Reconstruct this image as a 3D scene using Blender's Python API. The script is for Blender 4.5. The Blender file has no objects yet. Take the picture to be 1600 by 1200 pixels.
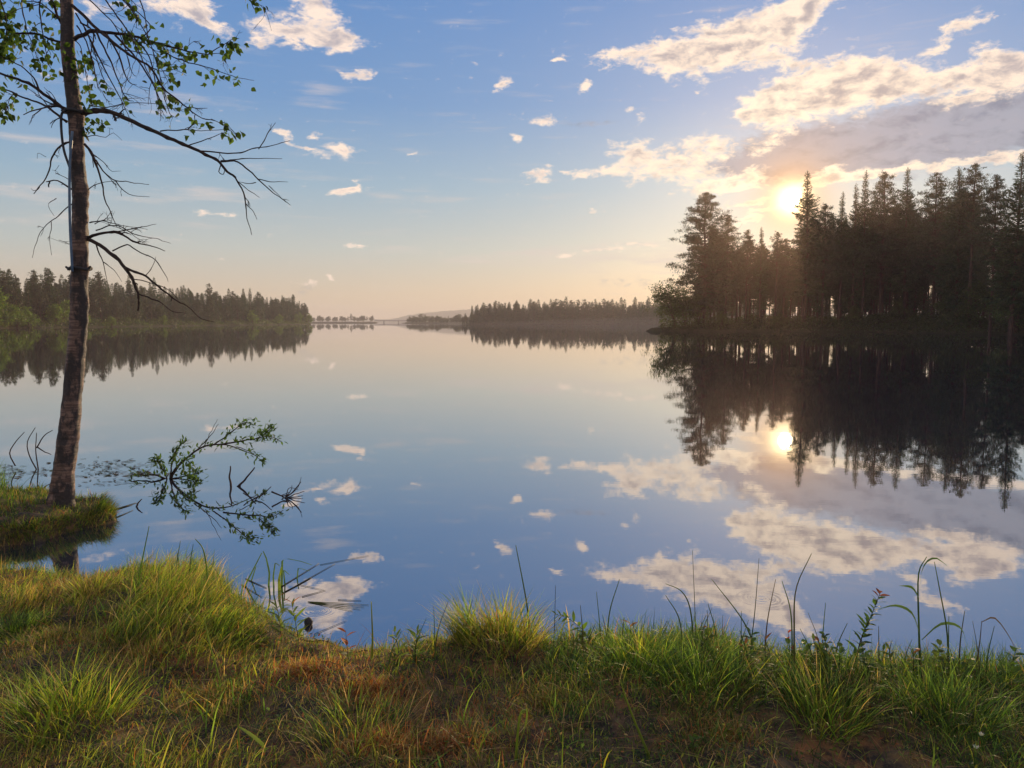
import bpy, math, random
import numpy as np
from mathutils import Vector, noise as mnoise

# ------------------------------------------------------------------ camera, exposure, sun, sky
S = bpy.context.scene
COL = S.collection
rad = math.radians
CAM_Z = 1.9                 # eye above the water (water = 0)
FPX = 1209.0                # focal length in photo pixels (1600 wide)
PITCH = rad(4.59)

cam_d = bpy.data.cameras.new('camera')
cam_d.sensor_width = 36; cam_d.lens = 36 * FPX / 1600
cam_d.clip_start = 0.05; cam_d.clip_end = 20000
cam = bpy.data.objects.new('camera', cam_d); COL.objects.link(cam)
cam.location = (0, 0, CAM_Z); cam.rotation_euler = (math.pi / 2 - PITCH, 0, 0)
S.camera = cam

S.view_settings.view_transform = 'Standard'
S.view_settings.look = 'None'
S.view_settings.exposure = 0.0
S.view_settings.gamma = 1
S.view_settings.use_curve_mapping = False
S.cycles.max_bounces = 8
S.cycles.transparent_max_bounces = 8
S.cycles.volume_bounces = 1
S.cycles.sample_clamp_indirect = 4.0

def ray(px, py):
    """world direction of a photo pixel, scaled to one metre forward"""
    x = (px - 800) / FPX; u = (600 - py) / FPX
    up = u * math.cos(PITCH) - math.sin(PITCH)
    fw = math.cos(PITCH) + u * math.sin(PITCH)
    return x / fw, 1.0, up / fw

def at(px, py, D):
    r = ray(px, py)
    return Vector((r[0] * D, D, CAM_Z + r[2] * D))

def ground(px, py, z=0.0):
    r = ray(px, py)
    return at(px, py, (z - CAM_Z) / r[2])

def azel(px, py):
    r = Vector(ray(px, py)).normalized()
    return math.degrees(math.atan2(r.x, r.y)), math.degrees(math.asin(r.z))

SUN_AZ, SUN_EL = azel(1238, 312)
sun_dir = Vector((math.sin(rad(SUN_AZ)) * math.cos(rad(SUN_EL)), math.cos(rad(SUN_AZ)) * math.cos(rad(SUN_EL)), math.sin(rad(SUN_EL))))
sun_d = bpy.data.lights.new('sun', 'SUN')
sun_d.energy = 5.0; sun_d.angle = rad(0.53); sun_d.color = (1.0, 0.72, 0.42)
sun = bpy.data.objects.new('sun', sun_d); COL.objects.link(sun)
sun.location = (20, 40, 30)
sun.rotation_euler = sun_dir.to_track_quat('Z', 'Y').to_euler()

def lin(c):
    out = []
    for v in c[:3]:
        v /= 255.0
        out.append(v / 12.92 if v <= 0.04045 else ((v + 0.055) / 1.055) ** 2.4)
    return tuple(out)

class NT:
    """tiny node-tree helper"""
    def __init__(s, tree):
        s.t = tree; s.n = tree.nodes; s.l = tree.links
    def add(s, kind, **kw):
        n = s.n.new(kind)
        for k, v in kw.items(): setattr(n, k, v)
        return n
    def put(s, sock, v):
        if hasattr(v, 'is_output') or isinstance(v, bpy.types.NodeSocket): s.l.new(v, sock)
        else: sock.default_value = v
    def math(s, op, a, b=0.0, c=None, clamp=False):
        n = s.add('ShaderNodeMath', operation=op, use_clamp=clamp)
        s.put(n.inputs[0], a); s.put(n.inputs[1], b)
        if c is not None: s.put(n.inputs[2], c)
        return n.outputs[0]
    def vm(s, op, a, b=None, out=0):
        n = s.add('ShaderNodeVectorMath', operation=op)
        s.put(n.inputs[0], a)
        if b is not None: s.put(n.inputs[1], b)
        return n.outputs[out]
    def scale(s, a, k):
        n = s.add('ShaderNodeVectorMath', operation='SCALE')
        s.put(n.inputs[0], a); s.put(n.inputs[3], k)
        return n.outputs[0]
    def noise(s, vec, sc, detail=4, rough=0.55, dist=0.0, dim='3D'):
        n = s.add('ShaderNodeTexNoise', noise_dimensions=dim)
        if vec is not None: s.put(n.inputs['Vector'], vec)
        n.inputs['Scale'].default_value = sc; n.inputs['Detail'].default_value = detail
        n.inputs['Roughness'].default_value = rough; n.inputs['Distortion'].default_value = dist
        return n.outputs['Fac'], n.outputs['Color']
    def rng(s, v, a, b, c=0.0, d=1.0, smooth=True):
        n = s.add('ShaderNodeMapRange', interpolation_type='SMOOTHSTEP' if smooth else 'LINEAR', clamp=True)
        s.put(n.inputs[0], v)
        for i, q in enumerate((a, b, c, d)): s.put(n.inputs[i + 1], q)
        return n.outputs[0]
    def mix(s, f, a, b, mode='MIX'):
        n = s.add('ShaderNodeMix', data_type='RGBA', blend_type=mode)
        n.clamp_result = False
        s.put(n.inputs[0], f); s.put(n.inputs[6], a if not isinstance(a, tuple) else (*a[:3], 1)); s.put(n.inputs[7], b if not isinstance(b, tuple) else (*b[:3], 1))
        return n.outputs[2]
    def ramp(s, f, stops, interp='LINEAR'):
        n = s.add('ShaderNodeValToRGB'); r = n.color_ramp; r.interpolation = interp
        while len(r.elements) < len(stops): r.elements.new(0.5)
        for e, (p, c) in zip(r.elements, stops):
            e.position = p; e.color = (*c[:3], 1)
        s.put(n.inputs[0], f)
        return n.outputs[0]

world = bpy.data.worlds.new('World'); S.world = world
world.use_nodes = True
w = NT(world.node_tree); w.n.clear()
tc = w.add('ShaderNodeTexCoord')
DIR = w.vm('NORMALIZE', tc.outputs['Generated'])
sx = w.add('ShaderNodeSeparateXYZ'); w.l.new(DIR, sx.inputs[0])
R2D = 180 / math.pi
AZ = w.math('MULTIPLY', w.math('ARCTAN2', sx.outputs[0], sx.outputs[1]), R2D)
EL = w.math('MULTIPLY', w.math('ARCSINE', sx.outputs[2]), R2D)
cx = w.add('ShaderNodeCombineXYZ'); w.l.new(AZ, cx.inputs[0]); w.l.new(EL, cx.inputs[1])
P = cx.outputs[0]

# clear sky: physical sky in front of the elevation-dependent veil of humid evening air
sky = w.add('ShaderNodeTexSky', sky_type='NISHITA', sun_disc=False)
sky.sun_elevation = rad(SUN_EL); sky.sun_rotation = rad(SUN_AZ)
sky.air_density = 1.0; sky.dust_density = 1.5; sky.ozone_density = 2.0
SKY_K = 0.12
nish = w.scale(sky.outputs[0], SKY_K)
E = w.math('MULTIPLY', EL, 1 / 40.0)
veil = w.ramp(E, [(0.0, lin((216, 192, 168))), (0.05, lin((214, 197, 176))), (0.13, lin((190, 198, 196))),
                  (0.24, lin((150, 182, 204))), (0.38, lin((106, 155, 206))), (0.6, lin((84, 140, 204))), (1.0, lin((62, 112, 196)))])
base = w.mix(0.10, veil, nish)
# angle to the sun
sd = w.vm('DOT_PRODUCT', DIR, tuple(sun_dir), out=1)
ANG = w.math('MULTIPLY', w.math('ARCCOSINE', w.math('MINIMUM', sd, 0.9999999)), R2D)
def gauss(sig):
    q = w.math('DIVIDE', ANG, sig)
    return w.math('POWER', 2.718, w.math('MULTIPLY', w.math('MULTIPLY', q, q), -1.0))
warm = w.math('MULTIPLY', gauss(6.0), 0.15)
base = w.mix(warm, base, lin((240, 220, 192)))

# clouds: soft ellipses in azimuth and elevation, torn by two scales of noise
flat = w.vm('MULTIPLY', P, (1.0, 2.0, 1.0))
n1 = w.noise(flat, 0.16, 2, 0.5)[1]; n2 = w.noise(flat, 0.7, 4, 0.6)[1]
off = w.vm('ADD', w.scale(w.vm('SUBTRACT', n1, (.5, .5, .5)), 3.2), w.scale(w.vm('SUBTRACT', n2, (.5, .5, .5)), 1.9))
off = w.vm('MULTIPLY', off, (1.0, 0.5, 0.0))
PW = w.vm('ADD', P, off)
FB = w.noise(flat, 0.85, 8, 0.64, 0.3)[0]
SL = w.noise(flat, 0.42, 4, 0.55, 0.4)[0]
SH = w.noise(w.vm('ADD', flat, (0.5, -0.9, 0.0)), 0.42, 4, 0.55, 0.4)[0]   # the same field one step towards the sun
spw = w.add('ShaderNodeSeparateXYZ'); w.l.new(PW, spw.inputs[0])
CHAIN = [None]
def field(blobs):
    acc = None
    for (x, y, rx, ry, rot, wt) in blobs:
        a, e = azel(x, y)
        m = w.add('ShaderNodeMapping', vector_type='TEXTURE')
        cc_ = w.add('ShaderNodeCombineXYZ')      # the running value rides along in z (scaled away) so that the blobs evaluate one after another
        w.l.new(spw.outputs[0], cc_.inputs[0]); w.l.new(spw.outputs[1], cc_.inputs[1])
        if CHAIN[0] is not None: w.l.new(CHAIN[0], cc_.inputs[2])
        w.l.new(cc_.outputs[0], m.inputs[0])
        m.inputs[1].default_value = (a, e, 0); m.inputs[2].default_value = (0, 0, rad(rot))
        m.inputs[3].default_value = (rx * 0.0470, ry * 0.0470, 1e8)
        L = w.vm('LENGTH', m.outputs[0], out=1)
        v = w.rng(L, 1.35, 0.0, 0.0, wt)
        acc = v if acc is None else w.math('ADD', acc, v)
        CHAIN[0] = acc
    return w.math('MINIMUM', acc, 1.3)
WHITE = [
 (960,92,48,20,5,.85),(1040,88,60,32,0,1),(1110,72,80,42,12,1.1),(1190,50,75,42,20,1.1),(1262,18,60,34,30,1),(1210,95,40,16,0,.6),
 (1225,165,60,32,0,.9),(1290,135,105,50,0,1.1),(1370,125,70,36,0,.9),(1180,175,45,16,0,.8),(1440,128,60,18,0,.8),
 (1500,120,50,12,0,.85),(1560,95,50,22,-10,.9),(1590,120,60,26,0,1),(1520,150,60,20,0,.9),(1500,45,38,12,35,.85),(1545,30,22,9,0,.6),(1460,82,24,9,10,.7),
 (990,235,50,26,0,.95),(1050,262,80,26,0,1),(1100,222,50,22,0,.9),(1140,285,70,18,0,.9),(1110,300,60,12,0,.7),(1200,215,50,20,10,.6),(960,265,34,12,0,.8),(1180,262,30,14,0,.7),
 (905,273,42,9,0,.85),(838,278,28,10,0,.9),(850,265,18,6,0,.6),(850,185,30,12,0,.9),(778,131,18,11,0,.95),(802,220,14,9,0,.9),(918,142,15,9,0,.9),(884,96,14,8,0,.8),
 (1000,187,14,9,0,.7),(1092,138,9,6,0,.7),(924,329,24,5,0,.8),(1045,130,0.1,.1,0,0),(980,170,14,8,0,.6),
 (500,18,52,30,-20,.95),(455,55,70,24,-5,1),(530,62,46,20,0,.9),(405,70,22,9,0,.9),(330,35,40,14,-30,.95),(285,12,50,22,0,.9),(150,8,120,14,0,.5),
 (553,117,32,8,12,.95),(438,208,24,10,-30,.9),(475,235,40,6,-12,.9),(532,232,42,14,0,.95),(492,212,16,8,0,.7),(540,292,42,9,8,.95),(560,283,20,6,20,.8),(645,236,12,4,0,.7),
 (560,386,30,6,0,.75),(1180,344,24,7,0,.8),(1170,318,75,6,8,1.0),(1305,276,62,13,5,1.2),(1450,262,150,8,3,1.0),(1580,252,80,8,3,.7),
 (330,330,60,7,0,.5),(120,120,60,10,0,.5),(1160,350,30,7,0,.8),(1200,330,40,6,4,.9),(950,390,85,8,0,.55),(880,395,40,7,0,.5),(1010,378,50,6,0,.5),(515,436,14,7,0,.6),(470,442,40,6,0,.45)]
GREY = [(1420,205,290,50,3,1.1),(1220,245,110,42,0,.95),(1120,262,60,22,0,.6),(1340,262,180,26,0,.8),(1580,190,150,60,0,1),(920,187,70,9,0,.55),(1060,245,60,18,0,.5),(1010,445,130,17,0,.4),(460,450,75,12,0,.3)]
WISP = [(150,300,330,13,2,.55),(60,215,230,18,0,.45),(260,165,120,14,5,.5),(380,270,170,9,3,.5),(760,400,330,22,0,.35),(500,160,40,40,60,.3),(200,345,300,12,0,.4),(640,300,240,14,0,.3),(970,400,160,30,0,.5),(1120,400,160,40,0,.4)]
fw_ = field(WHITE); fg_ = field(GREY); fs_ = field(WISP)
FN = w.math('SUBTRACT', FB, 0.5)
dw = w.math('MULTIPLY_ADD', FN, 2.3, fw_)
dens = w.math('MULTIPLY', w.rng(dw, 0.25, 0.95), .97)
dg = w.math('MULTIPLY_ADD', FN, 1.5, fg_)
gden = w.math('MULTIPLY', w.rng(dg, 0.2, 1.05), 0.9)
# relief: light comes from low on the right
rel = w.math('MULTIPLY', w.math('SUBTRACT', SH, SL), 3.0)
thick = w.rng(w.math('ADD', w.math('MULTIPLY_ADD', FN, 2.4, fw_), rel), 0.6, 2.1)
near = w.math('ADD', gauss(13.0), 0.0)
lit = w.scale(w.mix(near, lin((248, 226, 208)), lin((255, 236, 208))), 1.16)
shade = w.mix(gauss(16.0), lin((172, 168, 180)), lin((162, 154, 158)))
ccol = w.mix(w.math('MULTIPLY', thick, 0.9), lit, shade)
ccol = w.vm('ADD', ccol, w.scale((1.0, .78, .42), w.math('MULTIPLY', gauss(4.0), .45)))
gcol = w.mix(w.rng(w.math('ADD', FN, rel), -0.3, 0.8), lin((160, 166, 182)), lin((124, 134, 154)))
gcol = w.mix(w.math('MULTIPLY', gauss(5.0), .4), gcol, lin((232, 196, 160)))
stre = w.noise(w.vm('MULTIPLY', P, (0.25, 2.2, 1)), 0.7, 5, 0.55)[0]
wd = w.math('MULTIPLY', w.rng(w.math('MULTIPLY_ADD', w.math('SUBTRACT', stre, .5), 2.4, fs_), 0.1, 1.1), 0.6)
col = w.mix(wd, base, lin((226, 212, 204)))
col = w.mix(gden, col, gcol)
col = w.mix(dens, col, ccol)
# small cumulus all round the unseen rest of the sky, brightened to fill the foreground
away = w.rng(w.math('ABSOLUTE', AZ), 45, 70)
oc = w.math('MULTIPLY', w.rng(w.noise(flat, 0.09, 7, 0.6)[0], 0.46, 0.62), w.math('MULTIPLY', away, w.rng(EL, 1, 9)))
col = w.mix(oc, col, (1.05, .86, .70))
high = w.rng(EL, 30, 42)
oc2 = w.math('MULTIPLY', w.rng(w.noise(DIR, 3.0, 7, 0.6)[0], 0.44, 0.6), high)
col = w.mix(oc2, col, (.95, .84, .76))
col = w.mix(w.math('MULTIPLY', gauss(2.3), .75), col, (1.15, .62, .24))
# sun through thin cloud: disc and its aureole
glow = w.math('MULTIPLY', gauss(.9), 3.2)
sunc = w.vm('ADD', w.scale((1.0, 0.80, 0.42), glow), w.scale((1.0, 0.9, 0.7), w.rng(ANG, 0.52, 0.38, 0.0, 12.0)))
col = w.vm('ADD', col, sunc)
bg = w.add('ShaderNodeBackground'); w.l.new(col, bg.inputs[0]); bg.inputs[1].default_value = 1.0
wo = w.add('ShaderNodeOutputWorld'); w.l.new(bg.outputs[0], wo.inputs[0])
world.cycles.sampling_method = 'MANUAL'; world.cycles.sample_map_resolution = 1024
# ------------------------------------------------------------------ helpers
rng = np.random.default_rng(7)
random.seed(7)

class MB:
    """collects vertices, quads, triangles and one colour per vertex; builds ONE mesh object"""
    def __init__(s): s.v = []; s.q = []; s.t = []; s.c = []; s.n = 0
    def add(s, v, q=None, t=None, c=(1, 1, 1)):
        v = np.asarray(v, float).reshape(-1, 3)
        if q is not None and len(q): s.q.append(np.asarray(q, int).reshape(-1, 4) + s.n)
        if t is not None and len(t): s.t.append(np.asarray(t, int).reshape(-1, 3) + s.n)
        c = np.asarray(c, float)
        s.c.append(np.broadcast_to(c, (len(v), 3)) if c.ndim == 1 else c)
        s.v.append(v); s.n += len(v)
    def mesh(s, name, mat, smooth=True):
        me = bpy.data.meshes.new(name)
        v = np.concatenate(s.v); c = np.concatenate(s.c)
        q = np.concatenate(s.q) if s.q else np.zeros((0, 4), int)
        t = np.concatenate(s.t) if s.t else np.zeros((0, 3), int)
        me.vertices.add(len(v)); me.vertices.foreach_set('co', v.astype(np.float32).ravel())
        loops = np.concatenate([q.ravel(), t.ravel()]).astype(np.int32)
        me.loops.add(len(loops)); me.loops.foreach_set('vertex_index', loops)
        n = len(q) + len(t)
        me.polygons.add(n)
        st = np.concatenate([np.arange(len(q)) * 4, len(q) * 4 + np.arange(len(t)) * 3]).astype(np.int32)
        me.polygons.foreach_set('loop_start', st)
        me.update(calc_edges=True)
        me.polygons.foreach_set('use_smooth', np.full(n, smooth, bool))
        a = me.color_attributes.new('Col', 'FLOAT_COLOR', 'POINT')
        a.data.foreach_set('color', np.concatenate([c, np.ones((len(c), 1))], 1).astype(np.float32).ravel())
        if mat: me.materials.append(mat)
        me.validate()
        return me
    def build(s, name, mat, parent=None, smooth=True):
        o = bpy.data.objects.new(name, s.mesh(name, mat, smooth)); COL.objects.link(o)
        if parent: o.parent = parent
        return o

def tag(o, label=None, cat=None, group=None, kind=None):
    if label: o['label'] = label
    if cat: o['category'] = cat
    if group: o['group'] = group
    if kind: o['kind'] = kind
    return o

def empty(name, loc=(0, 0, 0), label=None, cat=None, group=None):
    o = bpy.data.objects.new(name, None); COL.objects.link(o); o.location = loc
    o.empty_display_size = 0.3
    return tag(o, label, cat, group)

def place_copy(src, loc, rz, sc, label=None, group=None):
    r = src.copy(); COL.objects.link(r)
    r.location = loc; r.rotation_euler = (0, 0, rz); r.scale = sc
    if label: r['label'] = label
    if group: r['group'] = group
    for ch in list(src.children):
        c = ch.copy(); COL.objects.link(c); c.parent = r
    return r

def tube(mb, pts, rad_, sides=5, c=(1, 1, 1), cap=True):
    """tapered tube along a polyline"""
    P_ = np.asarray([tuple(p) for p in pts], float); n = len(P_)
    R_ = np.broadcast_to(np.asarray(rad_, float), (n,))
    T = np.gradient(P_, axis=0); T /= np.linalg.norm(T, axis=1)[:, None] + 1e-9
    ref = np.array([0, 0, 1.0]) if abs(T[0][2]) < 0.8 else np.array([1.0, 0, 0])
    A = np.cross(T, ref); A /= np.linalg.norm(A, axis=1)[:, None] + 1e-9
    B = np.cross(T, A)
    th = np.arange(sides) / sides * 2 * math.pi
    ring = P_[:, None, :] + R_[:, None, None] * (np.cos(th)[None, :, None] * A[:, None, :] + np.sin(th)[None, :, None] * B[:, None, :])
    v = ring.reshape(-1, 3)
    i = np.arange(n - 1)[:, None] * sides; j = np.arange(sides)[None, :]; k = (j + 1) % sides
    q = np.stack([i + j, i + k, i + sides + k, i + sides + j], -1).reshape(-1, 4)
    t = []
    if cap:
        v = np.concatenate([v, P_[:1], P_[-1:]]); a, b = n * sides, n * sides + 1
        for m in range(sides):
            t.append((a, (m + 1) % sides, m)); t.append((b, (n - 1) * sides + m, (n - 1) * sides + (m + 1) % sides))
    if np.asarray(c).ndim == 2: c = np.asarray(c)[:1].repeat(len(v), 0)
    mb.add(v, q, t, c)

def smooth_path(pts, n=24, wob=0.0, seed=0):
    """Catmull-Rom through points, with a little wander"""
    P_ = np.asarray([tuple(p) for p in pts], float)
    if len(P_) < 2: return P_
    Q = np.concatenate([2 * P_[:1] - P_[1:2], P_, 2 * P_[-1:] - P_[-2:-1]])
    m = len(P_) - 1; out = []
    for t in np.linspace(0, m - 1e-6, n):
        i = int(t); f = t - i
        a, b, c, d = Q[i:i + 4]
        out.append(0.5 * ((2 * b) + (c - a) * f + (2 * a - 5 * b + 4 * c - d) * f * f + (3 * b - a - 3 * c + d) * f ** 3))
    out = np.array(out)
    if wob:
        r = np.random.default_rng(seed); w_ = r.normal(0, wob, out.shape); w_[0] = 0
        w_ = (w_ + np.roll(w_, 1, 0)) * .5; w_[0] = 0
        out = out + w_
    return out

def rhombi(mb, p, d, L, W, c, up=None, fold=0.0):
    """leaves / needle sprays: one bent diamond each. p,d (N,3); L,W (N,)"""
    N = len(p); d = d / (np.linalg.norm(d, axis=1)[:, None] + 1e-9)
    r = rng.normal(size=(N, 3)) if up is None else np.cross(d, up)
    s = np.cross(d, r) if up is None else r
    s /= np.linalg.norm(s, axis=1)[:, None] + 1e-9
    nrm = np.cross(s, d)
    m = p + d * (L * 0.45)[:, None]
    v = np.stack([p, m + s * (W * .5)[:, None] + nrm * (fold * W)[:, None], p + d * L[:, None], m - s * (W * .5)[:, None] + nrm * (fold * W)[:, None]], 1)
    q = np.arange(N * 4).reshape(N, 4)
    cc = np.repeat(np.asarray(c) if np.asarray(c).ndim == 2 else np.tile(c, (N, 1)), 4, 0)
    mb.add(v.reshape(-1, 3), q, None, cc)

def blades(mb, p, az, L, W, bend, c, segs=4, lean=None, droop=0.0, tipc=None):
    """grass: p (N,3) roots, az heading of the lean, bend 0..1"""
    N = len(p); t = np.linspace(0, 1, segs + 1)
    h = np.stack([np.cos(az), np.sin(az), np.zeros(N)], 1)
    th0 = (0.05 if lean is None else lean); th0 = np.broadcast_to(th0, (N,))
    ang = th0[:, None] + bend[:, None] * (t[None, :] ** 1.3) * 1.5 + droop * t[None, :] ** 3
    dt = np.diff(t)
    am = (ang[:, 1:] + ang[:, :-1]) / 2
    dx = np.concatenate([np.zeros((N, 1)), np.cumsum(np.sin(am) * dt, 1)], 1) * L[:, None]
    dz = np.concatenate([np.zeros((N, 1)), np.cumsum(np.cos(am) * dt, 1)], 1) * L[:, None]
    ctr = p[:, None, :] + h[:, None, :] * dx[..., None]; ctr[..., 2] += dz
    tw = az + math.pi / 2 + rng.normal(0, 0.7, N)
    s = np.stack([np.cos(tw), np.sin(tw), np.zeros(N)], 1)
    wd = W[:, None] * 0.5 * np.maximum(1 - t[None, :] ** 2.2, 0.0)
    l = ctr[:, :-1] - s[:, None, :] * wd[:, :-1, None]; r = ctr[:, :-1] + s[:, None, :] * wd[:, :-1, None]
    v = np.concatenate([np.stack([l, r], 2).reshape(N, segs * 2, 3), ctr[:, -1:]], 1)
    M = segs * 2 + 1
    b = np.arange(N)[:, None] * M
    k = np.arange(segs - 1)[None, :] * 2
    q = np.stack([b + k, b + k + 1, b + k + 3, b + k + 2], -1).reshape(-1, 4)
    tt = np.concatenate([b + 2 * (segs - 1), b + 2 * (segs - 1) + 1, b + M - 1], 1)
    cc = np.repeat(c[:, None, :], M, 1)
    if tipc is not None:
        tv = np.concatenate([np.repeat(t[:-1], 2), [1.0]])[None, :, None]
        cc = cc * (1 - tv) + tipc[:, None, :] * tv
    mb.add(v.reshape(-1, 3), q, tt, cc.reshape(-1, 3))

def mat(name):
    m = bpy.data.materials.new(name); m.use_nodes = True
    t = NT(m.node_tree); t.n.clear()
    out = t.add('ShaderNodeOutputMaterial')
    return m, t, out

def leafy(name, tint=(1, 1, 1), transl=0.4, rough=0.55, nscale=3.0, spec=0.3):
    m, t, out = mat(name)
    a = t.add('ShaderNodeAttribute', attribute_name='Col')
    g = t.add('ShaderNodeNewGeometry')
    n = t.noise(g.outputs['Position'], nscale, 3)[0]
    c = t.mix(1.0, a.outputs['Color'], tint, 'MULTIPLY')
    k = t.rng(n, 0.25, 0.75, 0.7, 1.3)
    c = t.vm('MULTIPLY', c, k)
    p = t.add('ShaderNodeBsdfPrincipled'); t.l.new(c, p.inputs['Base Color'])
    p.inputs['Roughness'].default_value = rough; p.inputs['Specular IOR Level'].default_value = spec
    tr = t.add('ShaderNodeBsdfTranslucent'); t.l.new(t.vm('MULTIPLY', c, (1.5, 1.6, 0.8)), tr.inputs[0])
    mx = t.add('ShaderNodeMixShader'); mx.inputs[0].default_value = transl
    t.l.new(p.outputs[0], mx.inputs[1]); t.l.new(tr.outputs[0], mx.inputs[2])
    t.l.new(mx.outputs[0], out.inputs[0])
    return m

def woody(name, c1, c2, scale=(6, 6, 1.2), bump=0.5, rough=0.85, use_obj=True):
    m, t, out = mat(name)
    g = t.add('ShaderNodeTexCoord')
    v = t.vm('MULTIPLY', g.outputs['Object'], scale)
    n = t.noise(v, 1.0, 6, 0.65)[0]
    c = t.mix(t.rng(n, 0.35, 0.65), c1, c2)
    p = t.add('ShaderNodeBsdfPrincipled'); t.l.new(c, p.inputs['Base Color']); p.inputs['Roughness'].default_value = rough
    p.inputs['Specular IOR Level'].default_value = 0.25
    b = t.add('ShaderNodeBump'); b.inputs['Strength'].default_value = bump; b.inputs['Distance'].default_value = 0.02
    t.l.new(n, b.inputs['Height']); t.l.new(b.outputs[0], p.inputs['Normal'])
    t.l.new(p.outputs[0], out.inputs[0])
    return m

M = {}
M['needle'] = leafy('conifer_needles', transl=0.22, nscale=0.6)
M['broadleaf'] = leafy('broadleaf_foliage', transl=0.4, nscale=0.8)
M['grass'] = leafy('grass_blade', transl=0.45, nscale=5.0, rough=0.55, spec=0.3)
M['leaf'] = leafy('fresh_leaf', transl=0.45, nscale=20.0, rough=0.6, spec=0.25)
M['pinebark'] = woody('pine_bark', (0.10, 0.055, 0.035), (0.04, 0.028, 0.022))
M['twig'] = woody('dark_twig_bark', (0.055, 0.035, 0.027), (0.02, 0.014, 0.012), (40, 40, 40))
M['soil'] = None
# ------------------------------------------------------------------ water
def water_material():
    m, t, out = mat('lake_water')
    g = t.add('ShaderNodeNewGeometry')
    pos = g.outputs['Position']
    ln = t.vm('LENGTH', pos, out=1)
    n1_ = t.noise(t.vm('MULTIPLY', pos, (0.8, 1.6, 1)), 0.9, 3, 0.5)[0]
    n2_ = t.noise(t.vm('MULTIPLY', pos, (1.0, 2.2, 1)), 5.0, 3, 0.55)[0]
    n3_ = t.noise(t.vm('MULTIPLY', pos, (1.0, 1.0, 1)), 0.06, 3, 0.55)[0]
    h = t.math('ADD', t.math('MULTIPLY', n1_, 0.9), t.math('MULTIPLY', n2_, 0.22))
    h = t.math('MULTIPLY', h, t.rng(n3_, 0.35, 0.7, 0.25, 1.0))
    # rings spreading round things that break the surface
    for (x, y, r_, amp, fr) in RINGS:
        c0 = ground(x, y)
        d = t.vm('DISTANCE', pos, tuple(c0), out=1)
        wv = t.math('SINE', t.math('MULTIPLY', d, fr))
        wv = t.math('MULTIPLY', wv, t.rng(d, r_, 0.0, 0.0, amp))
        h = t.math('ADD', h, wv)
    b = t.add('ShaderNodeBump'); b.inputs['Strength'].default_value = 1.0; b.inputs['Distance'].default_value = 0.0011
    t.l.new(h, b.inputs['Height'])
    lw = t.add('ShaderNodeFresnel'); lw.inputs[0].default_value = 1.75; t.l.new(b.outputs[0], lw.inputs[1])
    gl = t.add('ShaderNodeBsdfGlossy'); gl.inputs['Roughness'].default_value = 0.0; t.l.new(b.outputs[0], gl.inputs['Normal'])
    gl.inputs[0].default_value = (0.95, 0.96, 0.98, 1)
    df = t.add('ShaderNodeBsdfDiffuse'); df.inputs[0].default_value = (0.012, 0.018, 0.03, 1)
    mx = t.add('ShaderNodeMixShader')
    t.l.new(t.math('ADD', t.math('MULTIPLY', lw.outputs[0], 0.58), 0.41, clamp=True), mx.inputs[0])
    t.l.new(df.outputs[0], mx.inputs[1]); t.l.new(gl.outputs[0], mx.inputs[2])
    t.l.new(mx.outputs[0], out.inputs[0])
    return m
RINGS = [(495, 955, 0.16, 0.25, 230.0), (1190, 935, 0.22, 0.12, 150.0)]
mb = MB()
mb.add([(-9000, -9000, 0), (9000, -9000, 0), (9000, 9000, 0), (-9000, 9000, 0)], [(0, 1, 2, 3)])
tag(mb.build('lake_water', water_material(), smooth=False), kind='structure')
# ------------------------------------------------------------------ far land
def earth_material(name, c1, c2, c3, sc=0.6):
    m, t, out = mat(name)
    g = t.add('ShaderNodeNewGeometry')
    n = t.noise(g.outputs['Position'], sc, 6, 0.65)[0]
    n2_ = t.noise(g.outputs['Position'], sc * 5, 5, 0.65)[0]
    c = t.mix(t.rng(n, 0.35, 0.65), c1, c2)
    c = t.mix(t.rng(n2_, 0.5, 0.7), c, c3)
    p = t.add('ShaderNodeBsdfPrincipled'); t.l.new(c, p.inputs['Base Color']); p.inputs['Roughness'].default_value = 0.95
    p.inputs['Specular IOR Level'].default_value = 0.1
    b = t.add('ShaderNodeBump'); b.inputs['Strength'].default_value = 0.8; b.inputs['Distance'].default_value = 0.15 / sc
    t.l.new(n2_, b.inputs['Height']); t.l.new(b.outputs[0], p.inputs['Normal'])
    t.l.new(p.outputs[0], out.inputs[0])
    return m
M['forest_floor'] = earth_material('forest_floor', (0.035, 0.04, 0.015), (0.055, 0.045, 0.025), (0.03, 0.05, 0.015))
M['hillside'] = earth_material('forested_hillside', (0.025, 0.035, 0.02), (0.035, 0.045, 0.022), (0.02, 0.03, 0.018), 0.02)

def poly_sd(px, py, poly):
    """signed distance (inside > 0) of points to a polygon"""
    d = np.full(px.shape, 1e9); inside = np.zeros(px.shape, bool)
    n = len(poly)
    for i in range(n):
        x1, y1 = poly[i]; x2, y2 = poly[(i + 1) % n]
        ex, ey = x2 - x1, y2 - y1
        t = np.clip(((px - x1) * ex + (py - y1) * ey) / (ex * ex + ey * ey), 0, 1)
        d = np.minimum(d, np.hypot(px - x1 - t * ex, py - y1 - t * ey))
        c = ((y1 > py) != (y2 > py)) & (px < (x2 - x1) * (py - y1) / (y2 - y1 + 1e-12) + x1)
        inside ^= c
    return np.where(inside, d, -d)

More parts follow.
